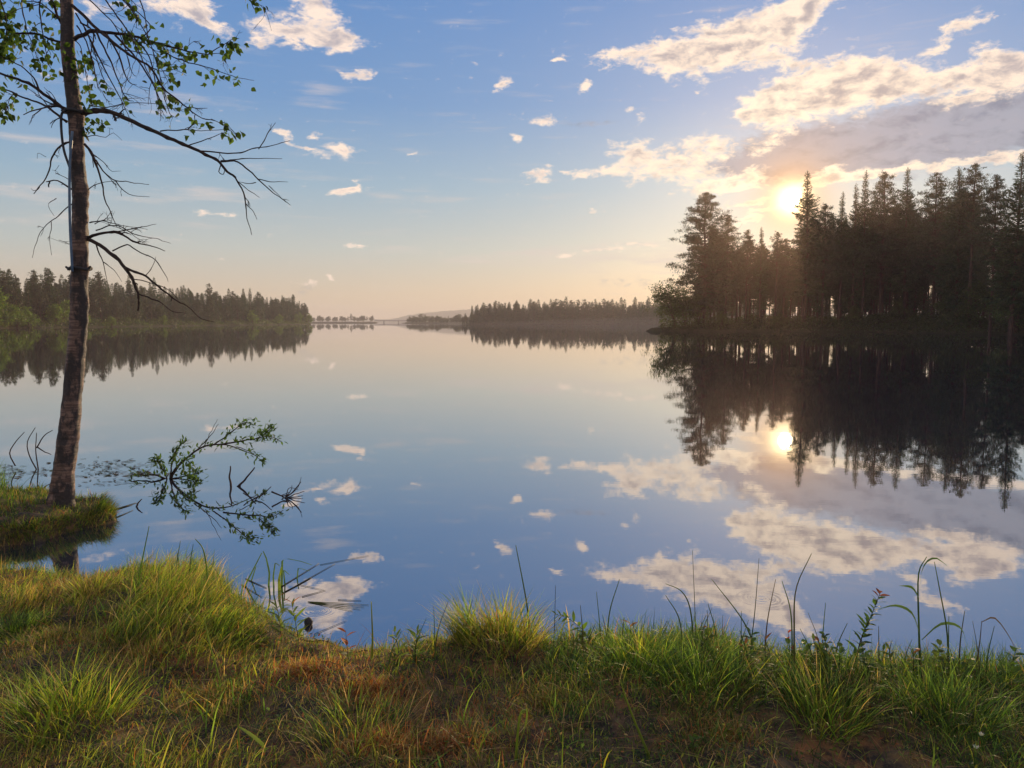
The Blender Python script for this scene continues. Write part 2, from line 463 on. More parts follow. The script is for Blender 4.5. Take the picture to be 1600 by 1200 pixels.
def vnoise(x, y, s, seed=0):
    """smooth value noise on arrays"""
    r = np.random.default_rng(seed); T = r.random((64, 64))
    x = x / s; y = y / s
    xi = np.floor(x).astype(int); yi = np.floor(y).astype(int); fx = x - xi; fy = y - yi
    fx = fx * fx * (3 - 2 * fx); fy = fy * fy * (3 - 2 * fy)
    g = lambda a, b: T[a % 64, b % 64]
    return (g(xi, yi) * (1 - fx) + g(xi + 1, yi) * fx) * (1 - fy) + (g(xi, yi + 1) * (1 - fx) + g(xi + 1, yi + 1) * fx) * fy

def land_z(x, y, poly, rise, h):
    x = np.asarray(x, float); y = np.asarray(y, float)
    d = poly_sd(x, y, poly) + (vnoise(x, y, 7.0, 3) - .5) * 3
    z = np.where(d > 0, h * (1 - np.exp(-np.maximum(d, 0) / rise)), d * 0.25)
    return z + (vnoise(x, y, 4.0, 5) - .5) * 0.6 * (d > 1.5) + (vnoise(x, y, 1.5, 6) - .5) * 0.3 * (d > 0.8)

def land(name, poly, rise, h, step, material):
    P_ = np.array(poly); lo = P_.min(0) - 12; hi = P_.max(0) + 12
    nx = int((hi[0] - lo[0]) / step) + 1; ny = int((hi[1] - lo[1]) / step) + 1
    X, Y = np.meshgrid(np.linspace(lo[0], hi[0], nx), np.linspace(lo[1], hi[1], ny))
    Z = land_z(X, Y, poly, rise, h)
    Z = np.maximum(Z, -1.5)
    i = np.arange(ny - 1)[:, None] * nx + np.arange(nx - 1)[None, :]
    q = np.stack([i, i + 1, i + nx + 1, i + nx], -1).reshape(-1, 4)
    keep = Z.ravel()[q].max(1) > -0.6
    b = MB(); b.add(np.stack([X, Y, Z], -1).reshape(-1, 3), q[keep])
    return tag(b.build(name, material), kind='structure')

PEN = [(28.5, 159), (33, 154), (45, 151), (62, 148), (71, 140), (73.5, 122), (75.5, 104), (88, 90), (125, 78), (260, 70), (260, 230), (150, 205), (100, 180), (62, 170), (40, 165)]
LEFT = [(-120, 110), (-140, 175), (-152, 235), (-154, 300), (-158, 380), (-156, 470), (-160, 560), (-163, 632), (-172, 660), (-230, 690), (-340, 700), (-340, 110)]
FARR = [(-42, 655), (-20, 640), (30, 632), (90, 640), (150, 625), (260, 600), (420, 620), (420, 760), (60, 760), (-30, 720)]
POINT = [(-150, 1010), (-90, 960), (-55, 900), (-30, 860), (40, 850), (40, 960), (-60, 1060)]
STRIPA = [(-420, 1500), (-262, 1490), (-259, 1500), (-262, 1520), (-420, 1530)]
STRIPB = [(-207, 1500), (-204, 1490), (-60, 1460), (200, 1400), (200, 1560), (-200, 1530)]
land('peninsula', PEN, 5.0, 2.6, 1.2, M['forest_floor'])
land('left_shore', LEFT, 14.0, 6.0, 4.0, M['forest_floor'])
land('far_shore', FARR, 20.0, 1.6, 5.0, M['forest_floor'])
land('far_point', POINT, 20.0, 3.0, 6.0, M['forest_floor'])
land('causeway', STRIPA, 4.0, 2.5, 5.0, M['forest_floor'])
land('causeway_east', STRIPB, 4.0, 2.5, 5.0, M['forest_floor'])
# hill: long low ridge far behind
def ridge(name, D, prof, depth):
    b = MB(); xs = np.linspace(prof[0][0], prof[-1][0], 240)
    top = np.interp(xs, [p[0] for p in prof], [p[1] for p in prof])
    top = top + (vnoise(xs * 1.0, xs * 0, 6.0, 11) - .5) * 1.2 + (vnoise(xs, xs * 0, 1.6, 12) - .5) * 1.1
    n = 26; v = []
    for j in range(n):
        f = j / (n - 1); e = math.sin(f * math.pi)
        dd = D + depth * f
        X = (xs - 800) / FPX * D * (1 + 0.0 * f)
        zt = np.array([at(800, y, D).z for y in top])
        Z = -2 + (zt + 2) * e + (vnoise(X, X * 0 + dd, 60, 13) - .5) * 5 * e
        v.append(np.stack([X, np.full_like(X, dd), Z], 1))
    nx = len(xs); i = np.arange(n - 1)[:, None] * nx + np.arange(nx - 1)[None, :]
    q = np.stack([i, i + 1, i + nx + 1, i + nx], -1).reshape(-1, 4)
    b.add(np.concatenate(v), q)
    return tag(b.build(name, M['hillside']), kind='structure')
ridge('hill', 4200, [(560, 503), (600, 497), (640, 489), (690, 484), (740, 481), (800, 480), (860, 484), (930, 492), (1000, 500), (1040, 503)], 900)
ridge('far_hills', 5200, [(-400, 497), (-100, 494), (200, 490), (400, 497), (520, 499), (640, 498), (800, 492), (1100, 490), (1500, 488), (2200, 497)], 700)

# bridge between the two causeway ends
br = empty('road_bridge', (-233, 1498, 0), 'low flat road bridge joining the two wooded spits on the horizon', 'bridge')
b = MB()
def box(b, c, s, col_=(1, 1, 1)):
    x, y, z = c; a, d, e = [k / 2 for k in s]
    v = [(x + i * a, y + j * d, z + k * e) for i in (-1, 1) for j in (-1, 1) for k in (-1, 1)]
    b.add(v, [(0, 1, 3, 2), (4, 6, 7, 5), (0, 4, 5, 1), (2, 3, 7, 6), (0, 2, 6, 4), (1, 5, 7, 3)], None, col_)
M['concrete'] = earth_material('weathered_concrete', (0.22, 0.2, 0.18), (0.28, 0.26, 0.24), (0.18, 0.17, 0.15), 0.5)
box(b, (0, 0, 3.6), (64, 7, 1.0)); b.build('deck', M['concrete'], br, False)
for s_ in (-3.3, 3.3):
    b = MB(); box(b, (0, s_, 4.65), (64, .25, .9)); b.build('railing', M['concrete'], br, False)
for s_ in (-14, 14):
    b = MB(); box(b, (s_, 0, 1.3), (1.6, 5, 3.6)); b.build('pier', M['concrete'], br, False)

# ------------------------------------------------------------------ trees
def conifer_colors(n, base, var=0.25):
    return np.array(base)[None] * (1 + rng.normal(0, var, (n, 1))).clip(0.4, 1.8) * (1 + rng.normal(0, .08, (n, 3)))

def make_spruce(h, seed, R=0.15, whorl=0.42, tuft=(0.55, 0.13), per_m=16, crown_from=0.08, sides=6, limbs=True):
    global rng
    keep = rng; rng = np.random.default_rng(seed)
    tr = MB(); cr = MB()
    lean = rng.normal(0, 0.012, 2)
    zs = np.linspace(0, h, 14)
    path = np.stack([lean[0] * zs + 0.12 * np.sin(zs * .3 + seed), lean[1] * zs, zs - (zs == 0) * 1.5], 1)
    tube(tr, path, 0.011 * h * (1 - zs / h) ** 0.8 + 0.02, sides)
    ax = lambda z: np.array([np.interp(z, zs, path[:, 0]), np.interp(z, zs, path[:, 1]), z])
    z = h * crown_from; P_, D_ = [], []
    while z < h * 0.985:
        f = (z - h * crown_from) / (h * (1 - crown_from))
        env = R * h * (1 - f) ** 0.95 * (0.78 + 0.22 * math.sin(f * 19 + seed)) + 0.10
        env *= min(1, 0.45 + f * 3.5)
        k = rng.integers(4, 7) if f < 0.9 else 4
        a0 = rng.random() * 6.28
        for m in range(k):
            L = env * rng.uniform(0.55, 1.2)
            if rng.random() < 0.12: L *= 0.4
            a = a0 + m * 6.283 / k + rng.normal(0, .25)
            slope = -0.45 + 0.95 * f + rng.normal(0, .12)
            ts = np.linspace(0, 1, 5)
            bp = ax(z)[None] + np.stack([np.cos(a) * L * ts, np.sin(a) * L * ts, L * (slope * ts + 0.28 * ts ** 2)], 1)
            if limbs and L > 0.5: tube(tr, bp, 0.006 + 0.012 * L * (1 - ts), 3, cap=False)
            n = max(4, int(L * per_m))
            t = rng.random(n) ** 0.75
            p = np.stack([np.interp(t, ts, bp[:, i]) for i in range(3)], 1)
            side = rng.normal(0, 1, (n, 1)) * np.array([[-np.sin(a), np.cos(a), 0]])
            d = np.array([[np.cos(a), np.sin(a), 0]]) * 0.8 + side * 0.9 + np.array([[0, 0, -0.45 + 0.7 * f]]) + rng.normal(0, .3, (n, 3))
            P_.append(p + rng.normal(0, .06, (n, 3))); D_.append(d)
        z += whorl * rng.uniform(0.7, 1.3) * (1 - 0.45 * f)
    # leader
    n = int(per_m * 2); t = rng.random(n)
    P_.append(ax(h)[None] - np.stack([0 * t, 0 * t, t * 0.09 * h], 1)); D_.append(rng.normal(0, .5, (n, 3)) + [0, 0, .8])
    P_ = np.concatenate(P_); D_ = np.concatenate(D_); n = len(P_)
    ff = (P_[:, 2] / h).clip(0, 1); sh_ = 1.15 - .65 * ff ** 1.5
    rhombi(cr, P_, D_, tuft[0] * sh_ * rng.uniform(.6, 1.3, n), tuft[1] * sh_ * rng.uniform(.6, 1.4, n), conifer_colors(n, (0.030, 0.058, 0.018)))
    rng = keep
    return tr.mesh('trunk', M['pinebark']), cr.mesh('crown', M['needle'], False)

def make_pine(h, seed, base=0.42, R=0.13, tuft=(0.42, 0.10), clumps=95, per=70, sides=6):
    global rng
    keep = rng; rng = np.random.default_rng(seed)
    tr = MB(); cr = MB()
    zs = np.linspace(0, h * .98, 16); wob = rng.normal(0, .12, (16, 2)).cumsum(0) * 0.45; wob -= wob[:1]
    path = np.stack([wob[:, 0], wob[:, 1], zs - (zs == 0) * 1.5], 1)
    tube(tr, path, 0.0105 * h * (1 - zs / h) ** 0.65 + 0.02, sides)
    ax = lambda z: np.array([np.interp(z, zs, path[:, 0]), np.interp(z, zs, path[:, 1]), z])
    # dead lower twigs
    for i in range(14):
        z = h * rng.uniform(0.12, base); a = rng.random() * 6.28; L = rng.uniform(.5, 2.0); ts = np.linspace(0, 1, 4)
        bp = ax(z)[None] + np.stack([np.cos(a) * L * ts, np.sin(a) * L * ts, L * (0.1 * ts - .3 * ts ** 2)], 1)
        tube(tr, bp, 0.03 * (1 - ts) + .006, 3, cap=False)
    P_, D_ = [], []
    nb = clumps
    for i in range(nb):
        f = ((i + rng.random()) / nb) ** 0.9
        z = h * (base + (0.985 - base) * f)
        env = R * h * (min(1, 0.5 + f * 1.5)) * (1 - f) ** 0.72 * 1.25 + 0.1
        L = env * rng.uniform(0.35, 1.15); a = i * 2.4 + rng.normal(0, .5)
        slope = -0.1 + 0.75 * f + rng.normal(0, .18)
        ts = np.linspace(0, 1, 6)
        wv = rng.normal(0, .06 * L, (6, 3)); wv[0] = 0
        bp = ax(z)[None] + np.stack([np.cos(a) * L * ts, np.sin(a) * L * ts, L * (slope * ts + 0.15 * ts ** 3 - .12 * np.sin(ts * 3.1))], 1) + wv
        tube(tr, bp, 0.008 + 0.02 * L * (1 - ts), 3, cap=False)
        n = int(per * rng.uniform(.4, 1.5) * min(1.3, L / 2.2 + .12))
        # needle plates: clusters at the outer half of each limb
        kk = rng.integers(2, 5); ct = rng.uniform(0.45, 1.02, kk)
        which = rng.integers(0, kk, n); t = ct[which]
        c = np.stack([np.interp(t, ts, bp[:, j]) for j in range(3)], 1)
        sp = np.array([0.42, 0.42, 0.15]) * (0.3 + 0.32 * L)
        offs = (rng.normal(0, 1, (kk, 3)) * sp * 0.7)[which]
        q = rng.normal(0, 1, (n, 3)) * sp * 0.55
        P_.append(c + offs + q); D_.append(q / sp * 0.5 + rng.normal(0, .5, (n, 3)) + [0, 0, .55])
    P_ = np.concatenate(P_); D_ = np.concatenate(D_); n = len(P_)
    ff = (P_[:, 2] / h).clip(0, 1); sh_ = 1.1 - .5 * ff ** 2
    rhombi(cr, P_, D_, tuft[0] * sh_ * rng.uniform(.6, 1.3, n), tuft[1] * sh_ * rng.uniform(.6, 1.4, n), conifer_colors(n, (0.04, 0.055, 0.024)))
    rng = keep
    return tr.mesh('trunk', M['pinebark']), cr.mesh('crown', M['needle'], False)

def make_broadleaf(h, seed, n=2600, leaf=(0.32, 0.24), stems=3, spread=0.42, colr=(0.07, 0.12, 0.02), low=0.12, material=None):
    global rng
    keep = rng; rng = np.random.default_rng(seed)
    tr = MB(); cr = MB(); tips = []
    for s_ in range(stems):
        a = rng.random() * 6.28; L = h * rng.uniform(.75, 1)
        ts = np.linspace(0, 1, 7)
        p = np.stack([np.cos(a) * L * .22 * ts ** 1.3 + (s_ > 0) * .1, np.sin(a) * L * .22 * ts ** 1.3, L * ts * .92 - (ts == 0) * .6], 1)
        tube(tr, p, (0.016 * h * (1 - ts) ** .8 + .012), 5)
        for k in range(9):
            t = rng.uniform(low + .08, .98); b0 = np.array([np.interp(t, ts, p[:, j]) for j in range(3)])
            a2 = rng.random() * 6.28; l2 = h * spread * (1.1 - t) * rng.uniform(.5, 1.1)
            u = np.linspace(0, 1, 5)
            bp = b0 + np.stack([np.cos(a2) * l2 * u, np.sin(a2) * l2 * u, l2 * (.65 * u + rng.normal(0, .1) * u * u)], 1)
            tube(tr, bp, .005 * h * (1 - u) + .006, 3, cap=False)
            for _ in range(4): tips.append(bp[rng.integers(2, 5)] + rng.normal(0, .06 * h, 3))
    tips = np.array(tips); tips = tips[tips[:, 2] > low * h]
    w_ = rng.integers(0, len(tips), n)
    p = tips[w_] + rng.normal(0, 1, (n, 3)) * (0.045 * h) * rng.uniform(.5, 1.3, (len(tips), 1))[w_]
    cl = rng.uniform(.75, 1.25, len(tips))[w_][:, None]
    rhombi(cr, p, rng.normal(0, 1, (n, 3)) + [0, 0, -.2], leaf[0] * rng.uniform(.6, 1.3, n), leaf[1] * rng.uniform(.6, 1.3, n), conifer_colors(n, colr, .18) * cl)
    rng = keep
    return tr.mesh('trunk', M['pinebark']), cr.mesh('crown', material or M['broadleaf'], False)

def tree_obj(name, meshes, loc, rz, sc, label, cat, group):
    r = empty(name, loc, label, cat, group); r.rotation_euler = (0, 0, rz); r.scale = sc
    for me in meshes:
        o = bpy.data.objects.new(me.name.split('.')[0], me); COL.objects.link(o); o.parent = r
    return r

class Kind:
    """a tree prototype: the first placement builds it, later ones copy it"""
    def __init__(s, name, cat, h, meshes): s.name, s.cat, s.h, s.m, s.first = name, cat, h, meshes, None
    def put(s, x, y, z, h, label, group, wide=1.0, rz=None):
        k = h / s.h; rz = random.random() * 6.28 if rz is None else rz; sc = (k * wide, k * wide, k)
        if s.first is None:
            s.first = tree_obj(s.name, s.m, (x, y, z), rz, sc, label, s.cat, group); return s.first
        return place_copy(s.first, (x, y, z), rz, sc, label, group)

near_spruce = [Kind('spruce_tree', 'spruce', 24, make_spruce(24, 20 + i, R=[.19, .135, .20][i], per_m=32, tuft=(.5, .13), whorl=.36, crown_from=[.2, .32, .12][i])) for i in range(3)]
near_spruce.append(Kind('spruce_tree', 'spruce', 24, make_spruce(24, 33, R=.30, per_m=30, tuft=(.45, .11), whorl=.62, crown_from=.1)))
near_pine = [Kind('pine_tree', 'pine', 24, make_pine(24, 40 + i, base=[.36, .45, .3, .5][i], R=[.19, .16, .21, .16][i], clumps=[170, 150, 190, 130][i], per=120, tuft=(.42, .105))) for i in range(4)]
far_spruce = [Kind('spruce_tree', 'spruce', 18, make_spruce(18, 60 + i, R=[.19, .23, .17, .21][i], per_m=6.5, tuft=(1.0, .4), whorl=.62, crown_from=.05, sides=4, limbs=False)) for i in range(4)]
far_pine = [Kind('pine_tree', 'pine', 18, make_pine(18, 80 + i, base=[.25, .32][i], R=[.2, .18][i], clumps=60, per=44, tuft=(.8, .3), sides=4)) for i in range(2)]
leafy_far = [Kind('birch_tree', 'birch', 9, make_broadleaf(9, 95 + i, n=2200, leaf=(.5, .36), colr=(.10, .155, .022))) for i in range(2)]
leafy_dark = [Kind('deciduous_tree', 'tree', 9, make_broadleaf(9, 105 + i, n=1500, leaf=(.6, .42), colr=(.035, .05, .02))) for i in range(2)]  # foliage darkened: the distant silhouette look is put into its colour
leafy_near = Kind('alder_tree', 'alder', 9, make_broadleaf(9, 99, n=5200, leaf=(.30, .2), stems=4, spread=.5, colr=(.05, .075, .02), low=.06))

def lz(x, y, poly, rise, h): return float(land_z(np.array([x]), np.array([y]), poly, rise, h)[0])

near_pine.append(Kind('pine_tree', 'pine', 24, make_pine(24, 47, base=.12, R=.25, clumps=250, per=150, tuft=(.42, .105))))
# --- peninsula: trees whose tops stand out, from the tip towards the right
def pen_depth(px):      # depth of the front row behind the shoreline
    return float(np.interp(px, [1020, 1060, 1400, 1440, 1500, 1560, 1600, 1700], [163, 158, 153, 150, 136, 120, 112, 108]))
TOPS = [(1102, 299, 'p4', 'tall broad conifer standing at the left tip of the wooded point, taller than its neighbours', 1.1),
        (1137, 333, 'p2', 'slimmer pine just right of the tall tip tree on the wooded point', 1.0),
        (1168, 357, 'p1', 'short-crowned pine second right of the tall tip tree on the wooded point', 1.0),
        (1191, 354, 's1', 'narrow pine left of and below the sun on the wooded point', 1.0),
        (1214, 361, 'p3', 'thin pine directly below the sun on the wooded point', .9),
        (1264, 268, 's0', 'tall dark spruce whose left edge touches the sun', 1.15),
        (1291, 316, 'p0', 'pine tucked just right of the tall spruce beside the sun', 1.0),
        (1317, 300, 's1', 'narrow spruce under the bright streak of cloud right of the sun', .9),
        (1339, 286, 's1', 'slender spruce with a thin tip between two taller ones right of the sun', .9),
        (1355, 267, 's1', 'thin open-topped spruce rising above the canopy right of the bright cloud', .9),
        (1384, 266, 'p0', 'pointed pine with dense top, in the middle of the wooded point skyline', 1.0),
        (1422, 261, 's0', 'tall pointed spruce with gaps of sky on both sides of its top', 1.0),
        (1466, 268, 'p2', 'round-topped open pine with sky showing through its crown', 1.0),
        (1506, 259, 's2', 'dense spruce, left one of a touching pair right of the round-topped pine', 1.0),
        (1526, 254, 'p3', 'ragged tall pine, right one of a touching pair near the right edge', 1.0),
        (1559, 270, 'p1', 'lower spiky pine between the touching pair and the tree at the right edge', .9),
        (1593, 238, 's0', 'tallest looking dark spruce at the right edge of the picture', 1.1)]
def kind_of(c): return near_pine[int(c[1])] if c[0] == 'p' else near_spruce[int(c[1])]
for (px, py, k, lab, wd_) in TOPS:
    D = pen_depth(px); p = at(px, py, D); z = lz(p.x, D, PEN, 5, 2.6)
    kind_of(k).put(p.x, D, z - .1, p.z - z, lab, 'conifers that top the skyline of the wooded point', wd_)
fill_lab = ['slim pine with a bare lower trunk packed inside the wood on the point', 'dark spruce packed among the pines inside the wood on the point']
r_ = random.Random(5)
skyline = sorted([(t[0], t[1]) for t in TOPS])
def sky_y(px):
    return float(np.interp(px, [1060, 1100, 1150, 1190, 1214, 1240, 1262, 1300, 1340, 1384, 1422, 1500, 1600, 1700], [395, 352, 372, 376, 378, 366, 345, 338, 330, 318, 312, 300, 292, 285]))
for i in range(124):
    px = 1085 + (1690 - 1085) * ((i + r_.random()) / 124) if i < 92 else r_.uniform(1130, 1440)
    D = pen_depth(px) + r_.uniform(1, 12 if px < 1440 else 22) + (0 if px < 1400 else r_.uniform(0, 14))
    py = sky_y(px) + r_.uniform(-6, 55)
    if 1200 < px < 1256: py = max(py, 352)
    p = at(px, py, D); z = lz(p.x, D, PEN, 5, 2.6)
    if z < .2: continue
    if r_.random() < .62: near_pine[r_.randrange(4)].put(p.x, D, z - .1, p.z - z, fill_lab[0], 'pines inside the wood on the point', r_.uniform(.85, 1.2))
    else: near_spruce[r_.randrange(3)].put(p.x, D, z - .1, p.z - z, fill_lab[1], 'spruces inside the wood on the point', r_.uniform(.75, 1.0))
for i in range(26):
    px = r_.uniform(1470, 1680); D = pen_depth(px) + r_.uniform(-1, 16); x = (px - 800) / FPX * D; z = lz(x, D, PEN, 5, 2.6)
    if z < .3: continue
    near_pine[r_.randrange(5)].put(x, D, z - .1, r_.uniform(11, 17), 'bushy half-grown pine in the dark right end of the wood on the point', 'half-grown pines at the right end of the point', r_.uniform(.9, 1.2))
# leaning leafy tree over the water at the tip, and alders along the bank
leafy_near.put(33.5, 158.5, .6, 9.4, 'bushy alder leaning over the water at the very tip of the wooded point', 'alders on the bank of the wooded point', 1.25).rotation_euler = (0, rad(-12), .6)
for (px, h_, dd) in ((1070, 7.5, .5), (1090, 6.0, 1), (1128, 3.4, -2.5), (1215, 3.0, -2.6), (1330, 3.6, -2), (1405, 4.5, -1), (1478, 6.5, -1), (1530, 7.5, -1), (1585, 8, 0), (1650, 8, 0)):
    D = pen_depth(px) + dd; x = (px - 800) / FPX * D
    leafy_near.put(x, D, lz(x, D, PEN, 5, 2.6) - .2, h_, 'low alder bush growing under the conifers on the bank of the wooded point', 'low alders under the conifers', 1.25)

# young spruces closing the view between the trunks
for i in range(54):
    px = 1095 + (1640 - 1095) * ((i + r_.random()) / 54); D = pen_depth(px) + r_.uniform(2, 14); x = (px - 800) / FPX * D
    z = lz(x, D, PEN, 5, 2.6)
    if z < .5 or r_.random() < .12: continue
    near_spruce[r_.randrange(3)].put(x, D, z - .1, r_.uniform(4, 9), 'young spruce filling the space between trunks under the wood on the point', 'young spruces under the wood on the point', r_.uniform(1.4, 1.9))

# --- left shore: a straight shoreline running away from us
r_ = random.Random(9)
L_LAB = ['dark spruce in the wood along the left shore', 'dark pine in the wood along the left shore']
def left_x(y): return float(np.interp(y, [110, 175, 235, 300, 380, 470, 560, 632, 660], [-120, -140, -152, -154, -158, -156, -160, -163, -172]))
y = 168.0; i = 0
while y < 645:
    for row in range(2):
        yy = y + r_.uniform(-2, 2); x = left_x(yy) - 4 - row * 6 - r_.uniform(0, 4)
        h_ = r_.uniform(11, 18) * (1 if r_.random() < .82 else 1.22) * float(np.interp(yy, [180, 240, 420, 640], [1.0, .95, .95, 1.02]))
        z = lz(x, yy, LEFT, 14, 6)
        if r_.random() < .62: far_spruce[r_.randrange(4)].put(x, yy, z - .2, h_, L_LAB[0], 'spruces along the left shore', r_.uniform(.85, 1.15))
        else: far_pine[r_.randrange(2)].put(x, yy, z - .2, h_, L_LAB[1], 'pines along the left shore', r_.uniform(.9, 1.15))
    y += float(np.interp(y, [170, 640], [3.4, 6.4])) * r_.uniform(.8, 1.2)
for (yy, dx, h_) in ((198, 1, 8), (206, 0, 7), (211, 1, 6), (215, 1, 9), (218, 2, 5), (221, 0, 7), (225, 2, 5.5), (228, -2, 11), (232, 2, 6), (240, 2, 6), (236, 1, 8), (246, 2, 6.5), (262, 1, 7.5), (268, -1, 9), (281, 1, 5), (300, 2, 4.5), (350, 1, 5), (470, 1.5, 8), (530, 1.5, 7), (590, 1, 8), (625, 1, 8)):
    x = left_x(yy) - 2 + dx * .6
    leafy_far[r_.randrange(2)].put(x, yy, lz(x, yy, LEFT, 14, 6) - .2, h_, 'light green leafy birch at the water edge below the dark conifers of the left shore', 'birches at the edge of the left shore', 1.25)

# --- far shore on the right
Fg = 'conifers of the misty far shore'
r_ = random.Random(12)
fx = [(p[0], p[1]) for p in FARR[:7]]
def far_y(x): return float(np.interp(x, [-42, -20, 30, 90, 150, 260, 420], [655, 640, 632, 640, 625, 600, 620]))
x = -42.0
while x < 190:
    for row in range(2):
        xx = x + r_.uniform(-1.5, 1.5); yy = far_y(xx) + 2.5 + row * 7 + r_.uniform(0, 4)
        env = float(np.interp(xx, [-42, -30, -5, 40, 110, 190], [8, 14, 17.5, 18.5, 19, 20]))
        h_ = env * r_.choice([r_.uniform(.72, 1.0), r_.uniform(.85, 1.22)])
        z = lz(xx, yy, FARR, 20, 1.6)
        if r_.random() < .68: far_spruce[r_.randrange(4)].put(xx, yy, z - .2, h_, 'hazy spruce in the wood of the far shore behind the mist', Fg, r_.uniform(1.3, 1.9))
        else: far_pine[r_.randrange(2)].put(xx, yy, z - .2, h_ * .93, 'hazy pine in the wood of the far shore behind the mist', 'pines of the misty far shore', r_.uniform(1.1, 1.5))
    x += 3.0 * r_.uniform(.7, 1.3)
# low leafy trees on the far point and on the causeways
for i in range(30):
    xx = -135 + i * 4.3 + r_.uniform(-1, 1); yy = float(np.interp(xx, [-150, -90, -55, -30], [1010, 960, 900, 865])) + r_.uniform(4, 14)
    leafy_dark[r_.randrange(2)].put(xx, yy, lz(xx, yy, POINT, 20, 3) - .2, r_.uniform(6, 11) * float(np.interp(xx, [-135, -60, -20], [.8, 1, 1.2])), 'small hazy leafy tree on the low point left of the misty far wood', 'leafy trees on the low distant point', 1.3)
for i in range(46):
    f = i / 45; west = f < .55
    xx = -415 + (f / .55) * 150 if west else -200 + ((f - .55) / .45) * 150
    xx += r_.uniform(-2, 2); yy = 1506 + r_.uniform(-3, 8)
    h_ = r_.uniform(9, 14) * (1.25 if r_.random() < .2 else 1)
    kd = leafy_dark[r_.randrange(2)] if r_.random() < .7 else far_pine[r_.randrange(2)]
    kd.put(xx, yy, 1.6, h_, ('small tree silhouette on the spit left of the distant bridge' if west else 'small tree silhouette on the spit right of the distant bridge'),
           'trees on the spit left of the bridge' if west else 'trees on the spit right of the bridge', 1.15)

# --- the depth of the woods behind the front rows: one mass each
def mass(name, kinds, spots):
    tot = {}
    b = MB()
    base_ = []
    for k in kinds:
        me = k.m[1]; v = np.empty(len(me.vertices) * 3); me.vertices.foreach_get('co', v); v = v.reshape(-1, 3)
        c = np.empty(len(v) * 4); me.color_attributes['Col'].data.foreach_get('color', c); c = c.reshape(-1, 4)[:, :3]
        base_.append((v, c, k.h))
    for (x, y, z, h_) in spots:
        v, c, kh = base_[random.randrange(len(base_))]; a = random.random() * 6.28; k = h_ / kh
        ca, sa = math.cos(a), math.sin(a)
        R_ = np.array([[ca, -sa, 0], [sa, ca, 0], [0, 0, 1]])
        b.add(v @ R_.T * [k * 1.15, k * 1.15, k] + [x, y, z], np.arange(len(v)).reshape(-1, 4), None, c)
    return tag(b.build(name, M['needle'], smooth=False), kind='stuff')
sp = []
for i in range(230):
    y = random.uniform(175, 650); x = left_x(y) - random.uniform(13, 50); sp.append((x, y, lz(x, y, LEFT, 14, 6), random.uniform(11, 16)))
mass('forest', far_spruce[:2], sp)
sp = []
for i in range(300):
    x = random.uniform(-36, 200); y = far_y(x) + random.uniform(4, 36); sp.append((x, y, lz(x, y, FARR, 20, 1.6), random.uniform(11, 16.0)))
mass('forest', far_spruce[2:], sp)
# undergrowth on the peninsula
b = MB(); n = 60000
px = rng.uniform(1030, 1720, n); t = rng.random(n)
Dd = np.interp(px, [1020, 1060, 1400, 1440, 1500, 1560, 1600, 1700], [163, 158, 153, 150, 136, 120, 112, 108]) + t ** 1.3 * 26 - 15
xx = (px - 800) / FPX * Dd; zz = land_z(xx, Dd, PEN, 5, 2.6)
ok = zz > 0.05; xx, Dd, zz, px = xx[ok], Dd[ok], zz[ok], px[ok]; n = len(xx)
hh = (vnoise(xx, Dd, 3.0, 21) * 1.7 + .2) * np.interp(px, [1030, 1420, 1500], [.8, .9, 2.2])
P_ = np.stack([xx, Dd, zz + rng.random(n) * hh], 1)
rhombi(b, P_, rng.normal(0, 1, (n, 3)) + [0, 0, .5], rng.uniform(.25, .6, n), rng.uniform(.1, .25, n), conifer_colors(n, (.04, .055, .018)))
tag(b.build('undergrowth', M['broadleaf'], smooth=False), kind='stuff')
b = MB(); n = 16000
yy = rng.uniform(170, 645, n); xx = np.array([left_x(v) for v in yy]) + rng.uniform(-6, 2, n); zz = land_z(xx, yy, LEFT, 14, 6)
ok = zz > 0; xx, yy, zz = xx[ok], yy[ok], zz[ok]; n = len(xx)
P_ = np.stack([xx, yy, zz + rng.random(n) * vnoise(xx, yy, 6, 22) * 2.2], 1)
rhombi(b, P_, rng.normal(0, 1, (n, 3)) + [0, 0, .5], rng.uniform(.5, 1.1, n), rng.uniform(.2, .5, n), conifer_colors(n, (.05, .075, .02)))
tag(b.build('undergrowth', M['broadleaf'], smooth=False), kind='stuff')

b = MB(); n = 12000
xx = rng.uniform(-42, 200, n); yy = np.interp(xx, [-42, -20, 30, 90, 150, 260], [655, 640, 632, 640, 625, 600]) + rng.uniform(-4, 5, n); zz = land_z(xx, yy, FARR, 20, 1.6)
ok = zz > 0; xx, yy, zz = xx[ok], yy[ok], zz[ok]; n = len(xx)
rhombi(b, np.stack([xx, yy, zz + rng.random(n) * (.6 + vnoise(xx, yy, 7, 23) * 1.6)], 1), rng.normal(0, 1, (n, 3)) + [0, 0, .5], rng.uniform(.6, 1.3, n), rng.uniform(.3, .6, n), conifer_colors(n, (.04, .06, .02)))
tag(b.build('undergrowth', M['broadleaf'], smooth=False), kind='stuff')
